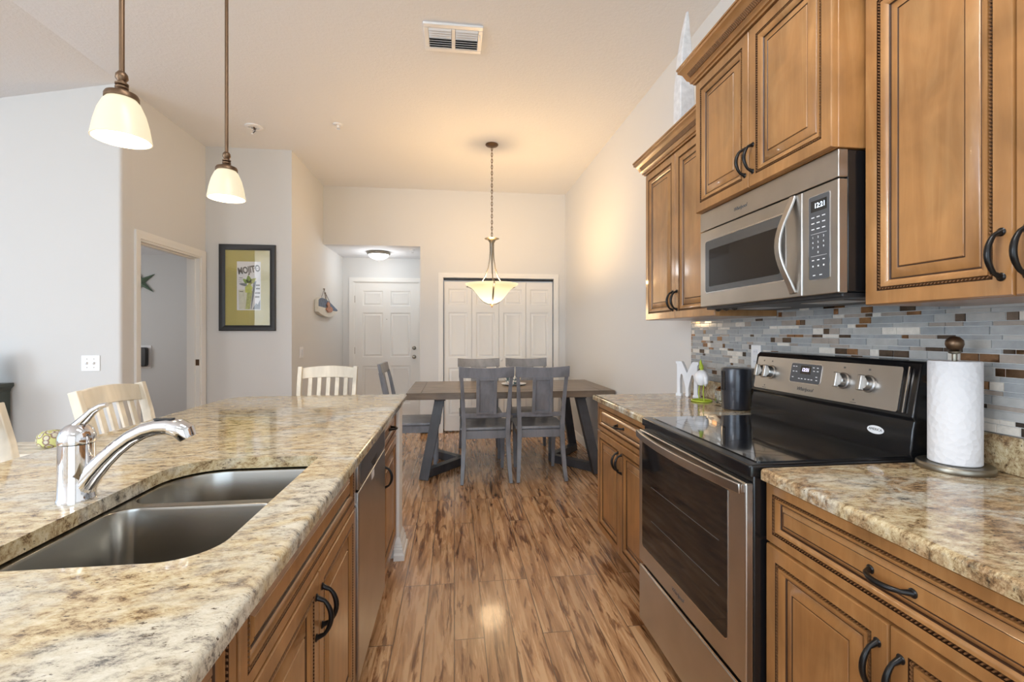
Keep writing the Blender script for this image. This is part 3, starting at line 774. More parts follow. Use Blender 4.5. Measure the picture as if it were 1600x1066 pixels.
for u_ in (.062, .115, .490, .590):
    kf = pf.at(u_, .078, .003); kn = MB().lathe([(.029, 0), (.029, .003), (.024, .005), (.024, .020), (.021, .024)], fr=kf, seg=32).build('knob', 'stainless', cpn)
    MB().prism(rrect(-.008, -.026, .008, .026, .004, 3), .020, .036, fr=kf).build('knob_grip', 'stainless', kn, bevel=.002)
    MB().box(-.004, .044, .0002, .004, .050, .0006, fr=kf).build('knob_mark', 'print_grey', kn)
pm = MB()
for u_ in (.088, .545): pm.box(u_-.003, .016, .003, u_+.003, .021, .0034, fr=pf).box(u_-.012, .008, .003, u_+.012, .010, .0034, fr=pf)
pm.build('panel_mark', 'print_grey', cpn)
bf = Fr((1.336, y1-.003, .945), (0,-1,0), Vector((.009, 0, .070)))
st = MB().prism([(.030*math.cos(2*PI*i/32)+.633, .013*math.sin(2*PI*i/32)+.046) for i in range(32)], .0006, .0014, fr=bf).build('oval_sticker', 'print_white', bgd)
text(bf.at(.633, .047, .0016), 'AMERICA', .0115, 'print_grey', st, 'sticker_lettering')
MB().box(PW-.030, .004, .0035, PW-.026, ph-.006, .008, fr=pf).build('end_cap_trim', 'chrome', bgd)

# ------------------------------------------------------------------ island
XI = -.35                                      # cabinet face plane, doors stand .02 proud
ZT = .893
base_cab(.767, 1.625, 'brown maple sink base cabinet under the island, left of the dishwasher', +1, XI, -.94, True)
base_cab(-.10, .762, 'brown maple island cabinet at the near left corner of the picture', +1, XI, -.94)
base_cab(2.245, 2.74, 'narrow brown maple island cabinet between the dishwasher and the white post', +1, XI, -.94, ndoor=1)
# dishwasher
t = thing('dishwasher', (-.33, 1.935, 0), 'dark stainless dishwasher built into the island', 'dishwasher')
y0, y1 = 1.631, 2.239; W = y1-y0
MB().box(-.93, y0, .10, XI, y1, .880).build('tub', 'black_plastic', t)
MB().box(-.93, y0+.01, 0, XI-.06, y1-.01, .10).build('kick_plate', 'black_plastic', t)
f = Fr((XI, y0, 0), (0,1,0), (0,0,1))
dd = MB().prism(rrect(.002, .115, W-.002, .760, .004, 3), 0, .028, fr=f).build('door_panel', 'stainless', t, bevel=.003)
cpn = MB().prism(rrect(.002, .766, W-.002, .876, .004, 3), 0, .028, fr=f).build('control_strip', 'stainless', t, bevel=.003)
MB().prism(rrect(.03, .778, W-.03, .862, .01, 4), .0282, .0292, fr=f).build('control_window', 'panel_grey', cpn)
pk = [(.20+.2*i/12, .778-.0*i) for i in range(13)]
MB().prism([(.23+.15*(i/12), .800-.030*math.sin(PI*i/12)) for i in range(13)][::1]+[(.38, .802), (.23, .802)], .0292, .0298, fr=f).build('handle_pocket', 'black_plastic', cpn)
MB().box(.25, .725, .0281, .31, .757, .0284, fr=f).build('paper_label', 'print_white', dd)
MB().box(.05, .864, .0281, .16, .868, .0286, fr=f).build('key_legend', 'print_white', cpn)

sink_hole = rrect(-.792, .826, -.408, 1.492, (.05, .085, .035, .14), 10)
isl = rrect(-1.315, -.12, -.292, 2.945, (.02, .02, .012, .14), 8)
counter('island_countertop', isl, [sink_hole], 'large cream and gold granite island worktop with the sink cut into it', 'island_granite')
struct(MB().box(-1.02, 2.746, 0, -.315, 2.90, .892).box(-1.02, -.12, 0, -.945, 2.746, .892), 'wall_island', 'white_paint', .006)
sk = MB(); pr2 = [(0, 0), (.030, 0), (.030, .030), (.020, .040), (.020, .062), (.016, .066), (.016, .078), (.012, .082), (.012, .098), (.006, .112), (0, .125)]
sweep(sk, [(-.345, 2.745), (-.314, 2.745), (-.314, 2.901), (-1.02, 2.901)], pr2)
struct(sk, 'baseboard_island', 'white_paint')

# sink
t = thing('kitchen_sink', (-.60, 1.16, .89), 'double bowl stainless steel undermount sink set in the island', 'sink')
rim_o = inset(sink_hole, -.018); zr = .889
b1l = rrect(-.782, .836, -.418, 1.195, (.05, .08, .05, .05), 8); b2l = rrect(-.782, 1.228, -.418, 1.482, (.05, .05, .035, .13), 8)
mb = MB(); vs, fs = filled(rim_o, [inset(b1l, -.006), inset(b2l, -.006)], zr); mb.add(vs, fs)
mb.loops([[(x, y, zr) for x, y in rim_o], [(x, y, zr-.003) for x, y in rim_o]])
mb.build('rim', 'sink_steel', t)
for lp, dz, nm in ((b1l, .21, 'bowl'), (b2l, .19, 'bowl')):
    L = [[(x, y, zr) for x, y in inset(lp, -.006)], [(x, y, zr-.002) for x, y in inset(lp, -.002)], [(x, y, zr-.008) for x, y in lp]]
    for a in range(6):
        q = a/5*PI/2; L.append([(x, y, zr-dz+.04-.04*math.sin(q)) for x, y in inset(lp, .010+.035*(1-math.cos(q)))])
    cx = sum(p[0] for p in lp)/len(lp); cy = sum(p[1] for p in lp)/len(lp)
    L.append([(cx+(x-cx)*.3, cy+(y-cy)*.3, zr-dz-.004) for x, y in lp])
    m1 = MB().loops(L, None, False, True)
    bw = m1.build(nm, 'sink_steel', t)
    md = bw.modifiers.new('wall', 'SOLIDIFY'); md.thickness = .002; md.offset = 1
    MB().lathe([(.042, 0), (.040, .002), (.030, .001), (.012, -.0)], (cx, cy, zr-dz-.003), 28).build('drain', 'chrome', bw)

# faucet
t = thing('faucet', (-.845, 1.163, .925), 'polished chrome single-lever kitchen faucet behind the sink', 'faucet')
c0 = (-.845, 1.163, .925)
MB().lathe([(.0365, 0), (.0365, .006), (.0345, .010), (.0335, .06), (.0330, .127)], c0, 40).build('body', 'chrome', t)
MB().lathe([(.0335, .1285), (.034, .134), (.0335, .146), (.029, .158), (.020, .168), (.010, .173), (0, .174)], c0, 40).build('cap', 'chrome', t)
def fp(pts): return [(c0[0]+a, c0[1]+s_, c0[2]+b1) for a, s_, b1 in pts]
MB().tube(fp([(-.016, 0, .148), (.000, 0, .164), (.018, 0, .182), (.034, 0, .200), (.050, 0, .210), (.062, 0, .213)]), [.010, .0125, .0105, .008, .0065, .005], 16, flat=1.25).build('lever', 'chrome', t)
sp_pts = [(.004, 0, .020), (.016, 0, .040), (.034, 0, .062), (.057, 0, .088), (.083, 0, .114), (.112, 0, .137), (.141, 0, .152), (.167, 0, .159), (.190, 0, .160), (.206, 0, .157)]
MB().tube(fp(sp_pts), [.030, .027, .0225, .0195, .018, .0175, .0175, .0175, .018, .0185], 22).build('spout', 'chrome', t)
MB().tube(fp([(.196, 0, .158), (.212, 0, .155), (.226, 0, .146), (.233, 0, .132)]), [.0195, .0225, .0225, .0175], 20).build('spray_head', 'chrome', t)
MB().prism(rrect(-.022, -.007, .022, .007, .006, 4), 0, .003, fr=Fr((c0[0]+.182, c0[1], c0[2]+.1765), (1,0,0), (0,1,0))).build('spray_button', 'black_plastic', t)
# ------------------------------------------------------------------ dining table
t = thing('dining_table', (.525, 4.65, 0), 'long rustic dark wood dining table with slanted trestle legs', 'table')
TX0, TX1, TY0, TY1, TZ = -.42, 1.468, 4.15, 5.15, .775
mb = MB()
k = 7; pw = (TY1-TY0-.0)/k
mb.box(TX0, TY0, TZ-.06, TX1, TY1, TZ-.008)
for i in range(k): mb.box(TX0+.13, TY0+i*pw+.001, TZ-.010, TX1-.13, TY0+(i+1)*pw-.001, TZ)
for a, c in ((TX0, TX0+.128), (TX1-.128, TX1)): mb.box(a, TY0, TZ-.010, c, TY1, TZ)
mb.build('tabletop', 'table_wood', t, bevel=.003)
for sg in (-1, 1):
    cx = .525; xf = cx+sg*.795; xa = cx+sg*.455; xt = cx+sg*.655
    for yf, yt in ((4.20, 4.33), (5.10, 4.97)):
        MB().bar((xf, yf, .0), (xt, yt, TZ-.06), .085, .075, (1,0,0)).build('leg', 'dark_grey_wood', t, bevel=.003)
        MB().bar((xf-sg*.0, yf+(.04 if yf < 4.6 else -.04), .04), (xa, 4.65, .04), .075, .075, (0,0,1)).build('foot_beam', 'dark_grey_wood', t, bevel=.003)
    MB().box(xt-.05, 4.25, TZ-.085, xt+.05, 5.05, TZ-.0605).build('cross_rail', 'dark_grey_wood', t, bevel=.003)

# dining chairs (local: seat towards +Y, back towards -Y)
def dining_chair():
    t = thing('dining_chair', (0,0,0), 'x', 'chair', 'grey dining chairs')
    st = MB().loops([[(x*s_, y*s_+.01, z) for x, y in rrect(-.225, -.205, .225, .235, (.02, .02, .035, .035), 4)] for s_, z in ((.97, .445), (1, .452), (1, .466), (.985, .472))], None, True, True)
    st.build('seat', 'chair_grey', t)
    ap = MB().box(-.185, -.205, .375, .185, -.180, .444).box(-.185, .185, .375, .185, .205, .444).box(-.205, -.18, .375, -.185, .185, .444).box(.185, -.18, .375, .205, .185, .444)
    ap.build('seat_frame', 'chair_grey', t, bevel=.002)
    for sx in (-1, 1):
        MB().ribbon([(sx*.190, .195, .445), (sx*.188, .198, .2), (sx*.184, .200, 0)], [.042, .036, .028], [.042, .036, .028], (1,0,0)).build('leg', 'chair_grey', t, bevel=.002)
        pts = [(sx*.212, -.285, 0), (sx*.204, -.245, .12), (sx*.196, -.213, .28), (sx*.192, -.202, .42), (sx*.194, -.206, .52), (sx*.201, -.228, .68), (sx*.209, -.262, .84), (sx*.215, -.288, .935)]
        MB().ribbon(pts, [.030, .034, .038, .040, .038, .034, .030, .028], [.030, .034, .040, .044, .040, .034, .030, .028], (1,0,0)).build('back_post', 'chair_grey', t, bevel=.002)
    def curved(z0, z1, w_, y_at, bow, th, arch=0):
        L = []; k = 10
        for i in range(k+1):
            x = -w_/2+w_*i/k; q = 1-(2*x/w_)**2; yy0 = y_at(z0)-bow*q; yy1 = y_at(z1)-bow*q; a = arch*(1-q)
            L.append([(x, yy0-th/2, z0+a*.5), (x, yy0+th/2, z0+a*.5), (x, yy1+th/2, z1+a), (x, yy1-th/2, z1+a)])
        return MB().loops(L, None, True, True)
    ya = lambda z: -.206-.09*max(0, (z-.5)/.45)**1.15
    curved(.915, 1.005, .475, ya, .030, .026, .012).build('top_rail', 'chair_grey', t, bevel=.003)
    curved(.565, .605, .375, ya, .020, .022).build('lower_rail', 'chair_grey', t, bevel=.002)
    def yb(z): return ya(z)-.026
    L = [(-.088, .100)]
    sp = MB().hexa([(-.088, yb(.60)-.009, .600), (.088, yb(.60)-.009, .600), (.088, yb(.60)+.009, .600), (-.088, yb(.60)+.009, .600)],
                   [(-.088, yb(.92)-.009, .925), (.088, yb(.92)-.009, .925), (.088, yb(.92)+.009, .925), (-.088, yb(.92)+.009, .925)])
    fr = Fr((-.088, yb(.60)-.009, .60), (1,0,0), Vector((0, yb(.92)-yb(.60), .325))); hh = math.hypot(yb(.92)-yb(.60), .325)
    for a_, b1, c, e in ((0, 0, .026, hh), (.150, 0, .176, hh), (.026, 0, .150, .022), (.026, hh-.030, .150, hh)): sp.box(a_, b1, -.001, c, e, .012, fr=fr)
    s = sp.build('splat', 'chair_grey', t, bevel=.0015)
    return t
def place(o, x, y, rz, label, group=None):
    o.location = (x, y, 0); o.rotation_euler = (0, 0, rz); o['label'] = label
    if group: o['group'] = group
    if '_loc' in o: del o['_loc']
ch = dining_chair()
cs = [copy_tree(ch) for _ in range(4)]
place(ch, .275, 4.29, 0, 'grey panel-back dining chair on the near side of the table, left one')
place(cs[0], .768, 4.29, -.02, 'grey panel-back dining chair on the near side of the table, right one')
place(cs[1], .275, 5.02, PI, 'grey dining chair across the table, left one, only its top rail above the tabletop')
place(cs[2], .815, 5.02, PI-.02, 'grey dining chair across the table, right one, in front of the closet doors')
place(cs[3], -.375, 4.60, -PI/2, 'grey dining chair pulled to the left end of the table, seen side-on')

# centrepiece
tag(MB().lathe([(0, 0), (.075, 0), (.085, .004), (.125, .014), (.127, .017), (.085, .009), (0, .006)], (.60, 4.70, TZ), 40).build('serving_plate', 'white_enamel'), 'round white plate in the middle of the dining table', 'plate')
tag(MB().lathe([(0, 0), (.045, 0), (.055, .006), (.085, .05), (.092, .075), (.088, .075), (.078, .045), (.05, .012), (0, .01)], (.585, 4.70, TZ+.0095), 36).build('pottery_bowl', 'painted_pottery'), 'small painted pottery bowl with red and dark pattern on the white plate', 'bowl')

# counter-height slat chairs
def slat_chair():
    t = thing('counter_chair', (0,0,0), 'x', 'chair', 'cream slat-back counter chairs')
    MB().loops([[(x*s_, y*s_, z) for x, y in rrect(-.215, -.20, .215, .215, .03, 4)] for s_, z in ((.97, .600), (1, .607), (1, .626), (.98, .633))], None, True, True).build('seat', 'cream_wood', t)
    MB().box(-.18, -.185, .53, .18, -.165, .6).box(-.18, .165, .53, .18, .185, .6).box(-.185, -.17, .53, -.165, .17, .6).box(.165, -.17, .53, .185, .17, .6).build('seat_frame', 'cream_wood', t, bevel=.002)
    for sx in (-1, 1):
        MB().bar((sx*.195, .19, 0), (sx*.180, .175, .60), .036, .036).build('leg', 'cream_wood', t, bevel=.002)
        MB().ribbon([(sx*.200, -.225, 0), (sx*.195, -.195, .3), (sx*.193, -.185, .6), (sx*.198, -.20, .75), (sx*.203, -.235, .93), (sx*.205, -.272, 1.065)], [.030]*6, [.040, .042, .046, .044, .040, .036]).build('back_post', 'cream_wood', t, bevel=.003)
    for z, y in ((.18, .19), (.30, -.19)): MB().box(-.19, y-.012, z, .19, y+.012, z+.035).build('stretcher', 'cream_wood', t, bevel=.002)
    for sx in (-1, 1): MB().box(sx*.19-.01, -.19, .24, sx*.19+.01, .19, .27).build('stretcher', 'cream_wood', t, bevel=.002)
    def rail(z0, z1, nm, arch, bow=.014):
        L = []
        yy = lambda z: -.205-.075*max(0, (z-.75)/.31)
        for i in range(11):
            x = -.190+.38*i/10; q = 1-(x/.19)**2
            L.append([(x, yy(z0)-bow*q-.010, z0+arch*q*.6), (x, yy(z0)-bow*q+.010, z0+arch*q*.6), (x, yy(z1)-bow*q+.010, z1+arch*q), (x, yy(z1)-bow*q-.010, z1+arch*q)])
        return MB().loops(L, None, True, True).build(nm, 'cream_wood', t, bevel=.003)
    rail(.985, 1.058, 'top_rail', .014); rail(.735, .775, 'lower_rail', 0)
    for i in range(5):
        x = -.130+.065*i; q = 1-(x/.19)**2
        MB().bar((x, -.205-.014*q, .765), (x*1.02, -.265-.014*q, .995), .030, .012).build('slat', 'cream_wood', t, bevel=.002)
    return t
s0 = slat_chair()
for c_ in s0.children: c_.data.transform(Matrix.Diagonal((.90, 1, 1, 1)))
s1_ = copy_tree(s0); s2_ = copy_tree(s0)
place(s0, -1.235, 2.245, -PI/2-.04, 'cream slat-back counter chair tucked under the left side of the island, behind the faucet')
place(s1_, -.868, 3.13, PI+.03, 'whitewashed slat-back counter chair at the far end of the island, beneath the framed poster')
place(s2_, -1.245, 1.565, -PI/2, 'cream slat-back counter chair cut off by the left edge of the picture')

# low stool with folded cushion further back on the left
t = thing('wooden_stool', (-2.45, 3.0, 0), 'pale wooden stool on the left, behind the island, carrying a patterned cushion', 'stool')
mb = MB()
for i in range(4): mb.box(-2.80, 2.85+i*.085, .615, -2.22, 2.92+i*.085, .64)
mb.build('seat', 'cream_wood', t, bevel=.003)
for x in (-2.76, -2.26):
    for y in (2.88, 3.15): MB().box(x-.02, y-.02, 0, x+.02, y+.02, .615).build('leg', 'cream_wood', t, bevel=.002)
cu = MB().lathe([(0, -.050), (.04, -.046), (.062, -.028), (.068, 0), (.060, .030), (.038, .046), (0, .050)], (-2.31, 3.0, .690), 28)
cu.build('patterned_cushion', 'patterned_cloth'); tag(bpy.data.objects['patterned_cushion'], 'round lime and brown patterned cushion lying on the pale stool at far left', 'cushion')

# ------------------------------------------------------------------ dresser and vase
t = thing('dresser', (-3.6, 3.58, 0), 'dark olive wooden dresser against the left wall, mostly outside the frame', 'dresser')
MB().box(-4.3, 3.40, .08, -3.178, 3.78, .885).build('carcass', 'dresser_wood', t, bevel=.003)
MB().box(-4.28, 3.42, 0, -3.20, 3.76, .08).build('plinth', 'dresser_wood', t)
mb = MB(); L = [rrect(-4.3-o_, 3.40-o_, -3.178+o_, 3.782, .001, 2) for o_ in (0, .004, .016, .022, .022)]
mb.loops([[(x, y, z) for x, y in l_] for l_, z in zip(L, (.885, .90, .915, .92, .943))], None, True, True); mb.build('top', 'dresser_wood', t)
for i in range(3): 
    d_ = MB().box(-4.26+i*.36, 3.385, .62, -3.93+i*.36, 3.40, .86).build('drawer', 'dresser_wood', t, bevel=.003)
    knob_mb(Fr((-4.095+i*.36, 3.385, .74), (1,0,0), (0,0,1)), .014, .025).build('knob', 'bronze', d_)
t = thing('glass_vase', (-3.243, 3.64, .943), 'clear glass vase filled with white pebbles on top of the dark dresser', 'vase')
vc = (-3.243, 3.64, .943)
MB().lathe([(0, .004), (.055, .002), (.072, .03), (.086, .09), (.084, .15), (.062, .205), (.050, .235), (.047, .235), (.058, .205), (.080, .15), (.082, .09), (.069, .034), (0, .012)], vc, 32).build('bowl', 'clear_glass', t)
pb = MB(); rp = random.Random(3)
for i in range(150):
    z = .018+rp.random()*.13; rm = .074 if .05 < z < .16 else .060; a = rp.random()*2*PI; r = rm*math.sqrt(rp.random())*.9; q = .0075
    pb.lathe([(0, -q), (q*.7, -q*.7), (q, 0), (q*.7, q*.7), (0, q)], (vc[0]+r*math.cos(a), vc[1]+r*math.sin(a), vc[2]+z), 8)
pb.build('pebble_fill', 'print_white', t)['kind'] = 'stuff'

# ------------------------------------------------------------------ pendants
def pendant(x, y, zr_, label):
    t = thing('pendant_light', (x, y, H), label, 'pendant lamp', 'glass bell pendants over the island')
    MB().lathe([(0, H-zr_-.0), (.062, H-zr_), (.062, H-zr_-.012), (.03, H-zr_-.03), (.012, H-zr_-.036), (0, H-zr_-.036)], (x, y, zr_), 28).build('canopy', 'bronze', t)
    MB().tube([(x, y, zr_+.165), (x, y, H-.02)], .0060, 12).build('rod', 'bronze', t)
    s = MB().lathe([(.008, .175), (.013, .168), (.014, .158), (.009, .150), (.010, .147), (.0145, .145), (.0145, .141), (.010, .139), (.0145, .136), (.0145, .132), (.012, .129), (.020, .124), (.034, .118), (.037, .112), (.037, .104), (.032, .104), (0, .104)], (x, y, zr_), 28)
    s.build('socket_cap', 'bronze', t)
    MB().lathe([(.031, .106), (.040, .094), (.050, .070), (.0575, .040), (.062, .012), (.064, 0), (.061, 0), (.059, .012), (.0545, .040), (.047, .070), (.037, .092), (.028, .103)], (x, y, zr_), 40, cap=False).build('shade', 'warm_shade', t)
    MB().lathe([(0, .030), (.014, .034), (.022, .048), (.020, .066), (.012, .084), (.010, .100)], (x, y, zr_), 20).build('bulb', 'warm_bulb', t)
    l_ = point('pendant_bulb_light', (x, y, zr_+.02), 5, (1.0, .80, .55), .03)
    return t
pendant(-.850, 1.314, 1.798, 'bronze pendant lamp with glowing glass bell shade, nearer of the two over the island')
pendant(-.850, 1.870, 1.806, 'bronze pendant lamp with glowing glass bell shade, farther of the two over the island')

# ------------------------------------------------------------------ chandelier over the table
CX, CY = .368, 4.60
t = thing('bowl_chandelier', (CX, CY, H), 'brushed metal chandelier with glowing flared glass bowl hanging over the dining table', 'chandelier')
MB().lathe([(0, 0), (.062, 0), (.064, -.006), (.056, -.016), (.030, -.024), (.010, -.028), (0, -.028)], (CX, CY, H), 28).build('canopy', 'bronze', t)
mb = MB(); z = H-.028; zt_ = 2.262; k = int((z-zt_)/.030)
for i in range(k):
    zc_ = z-(i+.5)*(z-zt_)/k; a = (i % 2)*PI/2; pts = []
    for j in range(12):
        q = 2*PI*j/12; pts.append((CX+.0085*math.cos(q)*math.cos(a), CY+.0085*math.cos(q)*math.sin(a), zc_+.021*math.sin(q)))
    mb.tube(pts, .0026, 6, closed=True)
mb.build('chain', 'bronze', t)
MB().tube([(CX+.003*math.sin(9*i), CY+.003*math.cos(9*i), z-(z-zt_)*i/20) for i in range(21)], .0018, 6).build('power_cord', 'bronze', t)
MB().lathe([(.074, 2.236), (.070, 2.232), (.040, 2.222), (.026, 2.200), (.018, 2.180), (.016, 2.165), (.022, 2.160), (.0, 2.160)], (CX, CY, 0), 32, cap=False).build('neck_cup', 'brushed_nickel', t)
MB().tube([(CX, CY+.017*math.sin(2*PI*i/16), 2.245+.017*math.cos(2*PI*i/16)) for i in range(16)], .003, 8, closed=True).build('ring', 'brushed_nickel', t)
MB().lathe([(.015, 2.16), (.014, 2.10), (.008, 1.98), (.004, 1.90), (.0, 1.88)], (CX, CY, 0), 16).build('centre_rod', 'brushed_nickel', t)
zr_ = 1.785
for i in range(3):
    a = 2*PI*i/3 + PI/6; ca, sa = math.cos(a), math.sin(a)
    up = [(.020, 2.20), (.020, 2.12), (.024, 2.04), (.040, 1.95), (.072, 1.87), (.112, 1.815), (.135, 1.790)]
    MB().tube([(CX+r*ca, CY+r*sa, z) for r, z in up], .0055, 10).build('arm', 'brushed_nickel', t)
    lo = [(.262, 1.800), (.285, 1.772), (.255, 1.764), (.215, 1.746), (.180, 1.715), (.148, 1.675), (.115, 1.636), (.080, 1.605), (.040, 1.588), (.006, 1.582)]
    MB().ribbon([(CX+r*ca, CY+r*sa, z) for r, z in lo[1:]], .016, .007, (-sa, ca, 0)).build('cradle_arm', 'brushed_nickel', t, bevel=.002)
    MB().tube([(CX+.272*ca, CY+.272*sa, 1.764), (CX+.272*ca, CY+.272*sa, 1.815)], .005, 8).build('peg', 'bronze', t)
MB().lathe([(0, 1.594), (.045, 1.600), (.085, 1.618), (.120, 1.650), (.150, 1.690), (.182, 1.730), (.215, 1.757), (.250, 1.774), (.262, 1.786), (.258, 1.790), (.246, 1.780), (.210, 1.764), (.176, 1.738), (.143, 1.697), (.113, 1.658), (.080, 1.627), (.042, 1.609), (0, 1.603)], (CX, CY, 0), 56).build('glass_bowl', 'bowl_shade', t)
MB().lathe([(0, 1.553), (.007, 1.560), (.007, 1.570), (.016, 1.576), (.022, 1.588), (.0, 1.590)], (CX, CY, 0), 20).build('finial', 'bronze', t)
for i in range(2):
    a = PI*i+.6
    MB().lathe([(0, 1.70), (.018, 1.712), (.026, 1.735), (.018, 1.765), (.012, 1.79)], (CX+.07*math.cos(a), CY+.07*math.sin(a), 0), 16).build('bulb', 'warm_bulb', t)
point('chandelier_light', (CX, CY, 1.735), 74, (1.0, .62, .27), .10)
point('chandelier_down_fill', (CX, CY, 1.49), 8, (1.0, .72, .42), .12)  # added point below the bowl, puts the warm spot on the floor

# hall ceiling light
hx, hy = -1.045, 6.66
t = thing('flush_ceiling_light', (hx, hy, HD), 'round flush dome light on the low hall ceiling before the front door', 'ceiling light')
MB().lathe([(0, 0), (.150, 0), (.158, -.010), (.158, -.026), (.148, -.038), (.0, -.038)], (hx, hy, HD), 40).build('base_ring', 'brushed_nickel', t)
MB().lathe([(.140, -.0385), (.128, -.062), (.095, -.086), (.050, -.100), (.0, -.104)], (hx, hy, HD), 40).build('glass_dome', 'hall_shade', t)
MB().lathe([(.006, -.1045), (.008, -.112), (.003, -.122), (0, -.123)], (hx, hy, HD), 12).build('finial', 'brushed_nickel', t)
point('hall_light', (hx, hy, HD-.18), 6, (.94, .97, 1.0), .08)

# ceiling fittings
def disc(name, x, y, z, label, cat='sprinkler', r=.055):
    t = thing(name, (x, y, z), label, cat)
    MB().lathe([(0, 0), (r, 0), (r*.98, -.006), (r*.6, -.010), (r*.5, -.004), (0, -.004)], (x, y, z), 28).build('cover_plate', 'white_plastic', t)
    MB().tube([(x, y, z-.004), (x+.004, y, z-.028)], .007, 8).build('nozzle', 'bronze' if r > .05 else 'white_plastic', t)
    MB().lathe([(0, -.040), (.016, -.040), (.016, -.037), (0, -.037)], (x+.004, y, z), 14).build('deflector', 'chrome', t)
    if r > .05:
        MB().tube([(x-.022, y, z-.012), (x+.02, y-.004, z-.018), (x+.006, y, z-.045), (x-.012, y, z-.06)], .0035, 8).build('wire', 'black_plastic', t)
        MB().lathe([(0, -.072), (.007, -.070), (.009, -.064), (.006, -.058), (0, -.057)], (x-.012, y, z), 10).build('wire_cap', 'white_plastic', t)
disc('ceiling_outlet', -1.80, 4.47, H, 'round white ceiling plate with dark bare wires, above the framed poster', 'ceiling plate', .075)
disc('sprinkler_head', -1.035, 4.33, H, 'small white sprinkler head in the ceiling between the wired plate and the chandelier', r=.042)
disc('sprinkler_head', -.565, 6.42, HD, 'tiny sprinkler head on the low hall ceiling, right of the dome light', r=.035)

# supply vent
t = thing('air_vent', (0, 2.97, H), 'white rectangular louvred air supply vent in the ceiling', 'vent')
vx0, vx1, vy0, vy1 = -.188, .176, 2.83, 3.105
mb = MB(); zz = H
for a in ((vx0, vy0, vx1, vy0+.035), (vx0, vy1-.035, vx1, vy1), (vx0, vy0+.035, vx0+.03, vy1-.035), (vx1-.03, vy0+.035, vx1, vy1-.035), (-.018, vy0+.035, .006, vy1-.035)): mb.box(a[0], a[1], zz-.014, a[2], a[3], zz)
mb.build('frame', 'white_plastic', t, bevel=.004)
MB().box(vx0+.03, vy0+.035, zz-.003, vx1-.03, vy1-.035, zz-.0005).build('duct_opening', 'black_plastic', t)
for (a, c) in ((vx0+.031, -.019), (.007, vx1-.031)):
    for i in range(9):
        y = vy0+.045+i*.0232; sg = -1 if i < 4 else 1
        MB().bar((a, y, zz-.012), (c, y, zz-.012), .022, .0018, (0, 1, sg*.75)).build('louvre', 'white_plastic', t)
MB().bar((vx1-.018, vy0+.075, zz-.016), (vx1-.018, vy0+.10, zz-.030), .006, .004).build('damper_lever', 'white_plastic', t)

# ------------------------------------------------------------------ wall things
px0, px1, pz0, pz1 = -2.338, -1.800, 1.325, 2.195
t = thing('framed_poster', ((px0+px1)/2, YP, (pz0+pz1)/2), 'black-framed drink poster with green mat on the wall left of the hall', 'picture')
f = Fr((px0, YP-.002, pz0), (1,0,0), (0,0,1)); pw_, ph_ = px1-px0, pz1-pz0; bw_ = .056
pr = [(0, 0), (0, .018), (.006, .024), (.030, .022), (bw_-.01, .016), (bw_, .012), (bw_, 0)]
L = []
for (u, v, du, dv) in ((0,0,1,1), (pw_,0,-1,1), (pw_,ph_,-1,-1), (0,ph_,1,-1), (0,0,1,1)): L.append([tuple(f.p(u+du*o_, v+dv*o_, n_)) for o_, n_ in pr])
MB().loops(L).build('frame', 'black_plastic', t)
mt_ = MB().box(bw_-.004, bw_-.004, .001, pw_-bw_+.004, ph_-bw_+.004, .004, fr=f).build('mat', 'mat_board', t)
q0, q1, r0, r1 = .165, .392, .208, .700
ps = MB().box(q0, r0, .004, q1, r1, .0048, fr=f).build('poster_print', 'print_white', t)
cum = 0
tf = Fr(f.p((q0+q1)/2+.002, r1-.085, .0050), (1,0,.17), (-.17,0,1))
text(tf, 'MOJITO', .092, 'print_grey', ps, 'title_lettering', sx=.66, bold=.0035)
def poly(pts, mat, n_=.0050, th=.0003, nm='print_shape'): return MB().prism([(q0+(q1-q0)*a, r0+(r1-r0)*b1) for a, b1 in pts], n_, n_+th, fr=f).build(nm, mat, ps)
plain('print_green', (.42,.48,.16), .5, var=.25, scale=40); plain('print_lime', (.50,.58,.10), .5, var=.3, scale=40); plain('print_slate', (.16,.20,.24), .5, var=.3, scale=50); plain('print_pale', (.68,.70,.58), .5, var=.1, scale=30)
poly([(.10, .02), (.50, .02), (.62, .42), (.06, .42)], 'print_pale', nm='glass_side')
poly([(.36, .02), (.55, .02), (.66, .40), (.44, .40)], 'print_green', .0052, nm='drink')
poly([(.58, .02), (.61, .02), (.82, .60), (.70, .60)], 'print_slate', .0052, nm='straw')
poly([(.66, .02), (.98, .02), (.98, .22), (.88, .12), (.80, .14)], 'print_slate', .0053, nm='corner_shape')
poly([(.36, .36), (.60, .36), (.66, .47), (.52, .56), (.34, .47)], 'print_lime', .0054, nm='lime_slice')
def leaf(cx, cy, a, L_, w_, mat='leaf_green'):
    pts = []
    for i in range(12):
        s_ = i/12*2*PI; x = L_/2*math.cos(s_); y = w_/2*math.sin(s_)*(1-.5*math.cos(s_)); pts.append((cx+x*math.cos(a)-y*math.sin(a), cy+(x*math.sin(a)+y*math.cos(a))*.46))
    poly(pts, mat, .0056, nm='mint_leaf')
leaf(.50, .64, 1.7, .34, .20); leaf(.36, .60, 2.4, .28, .16); leaf(.26, .53, 3.0, .34, .12, 'print_slate'); leaf(.68, .61, .7, .34, .18, 'print_green'); leaf(.56, .57, 1.2, .2, .14, 'print_lime')
for a, b1, c, e in ((.10,.655,.24,.668), (.08,.615,.24,.622), (.08,.575,.22,.582), (.12,.375,.26,.390), (.80,.50,.96,.53), (.80,.43,.97,.46), (.76,.34,.97,.37), (.76,.26,.95,.29), (.70,.86,.92,.868), (.10,.86,.3,.865)):
    poly([(a, b1), (c, b1), (c, e), (a, e)], 'print_grey', .0050, nm='small_text_line')
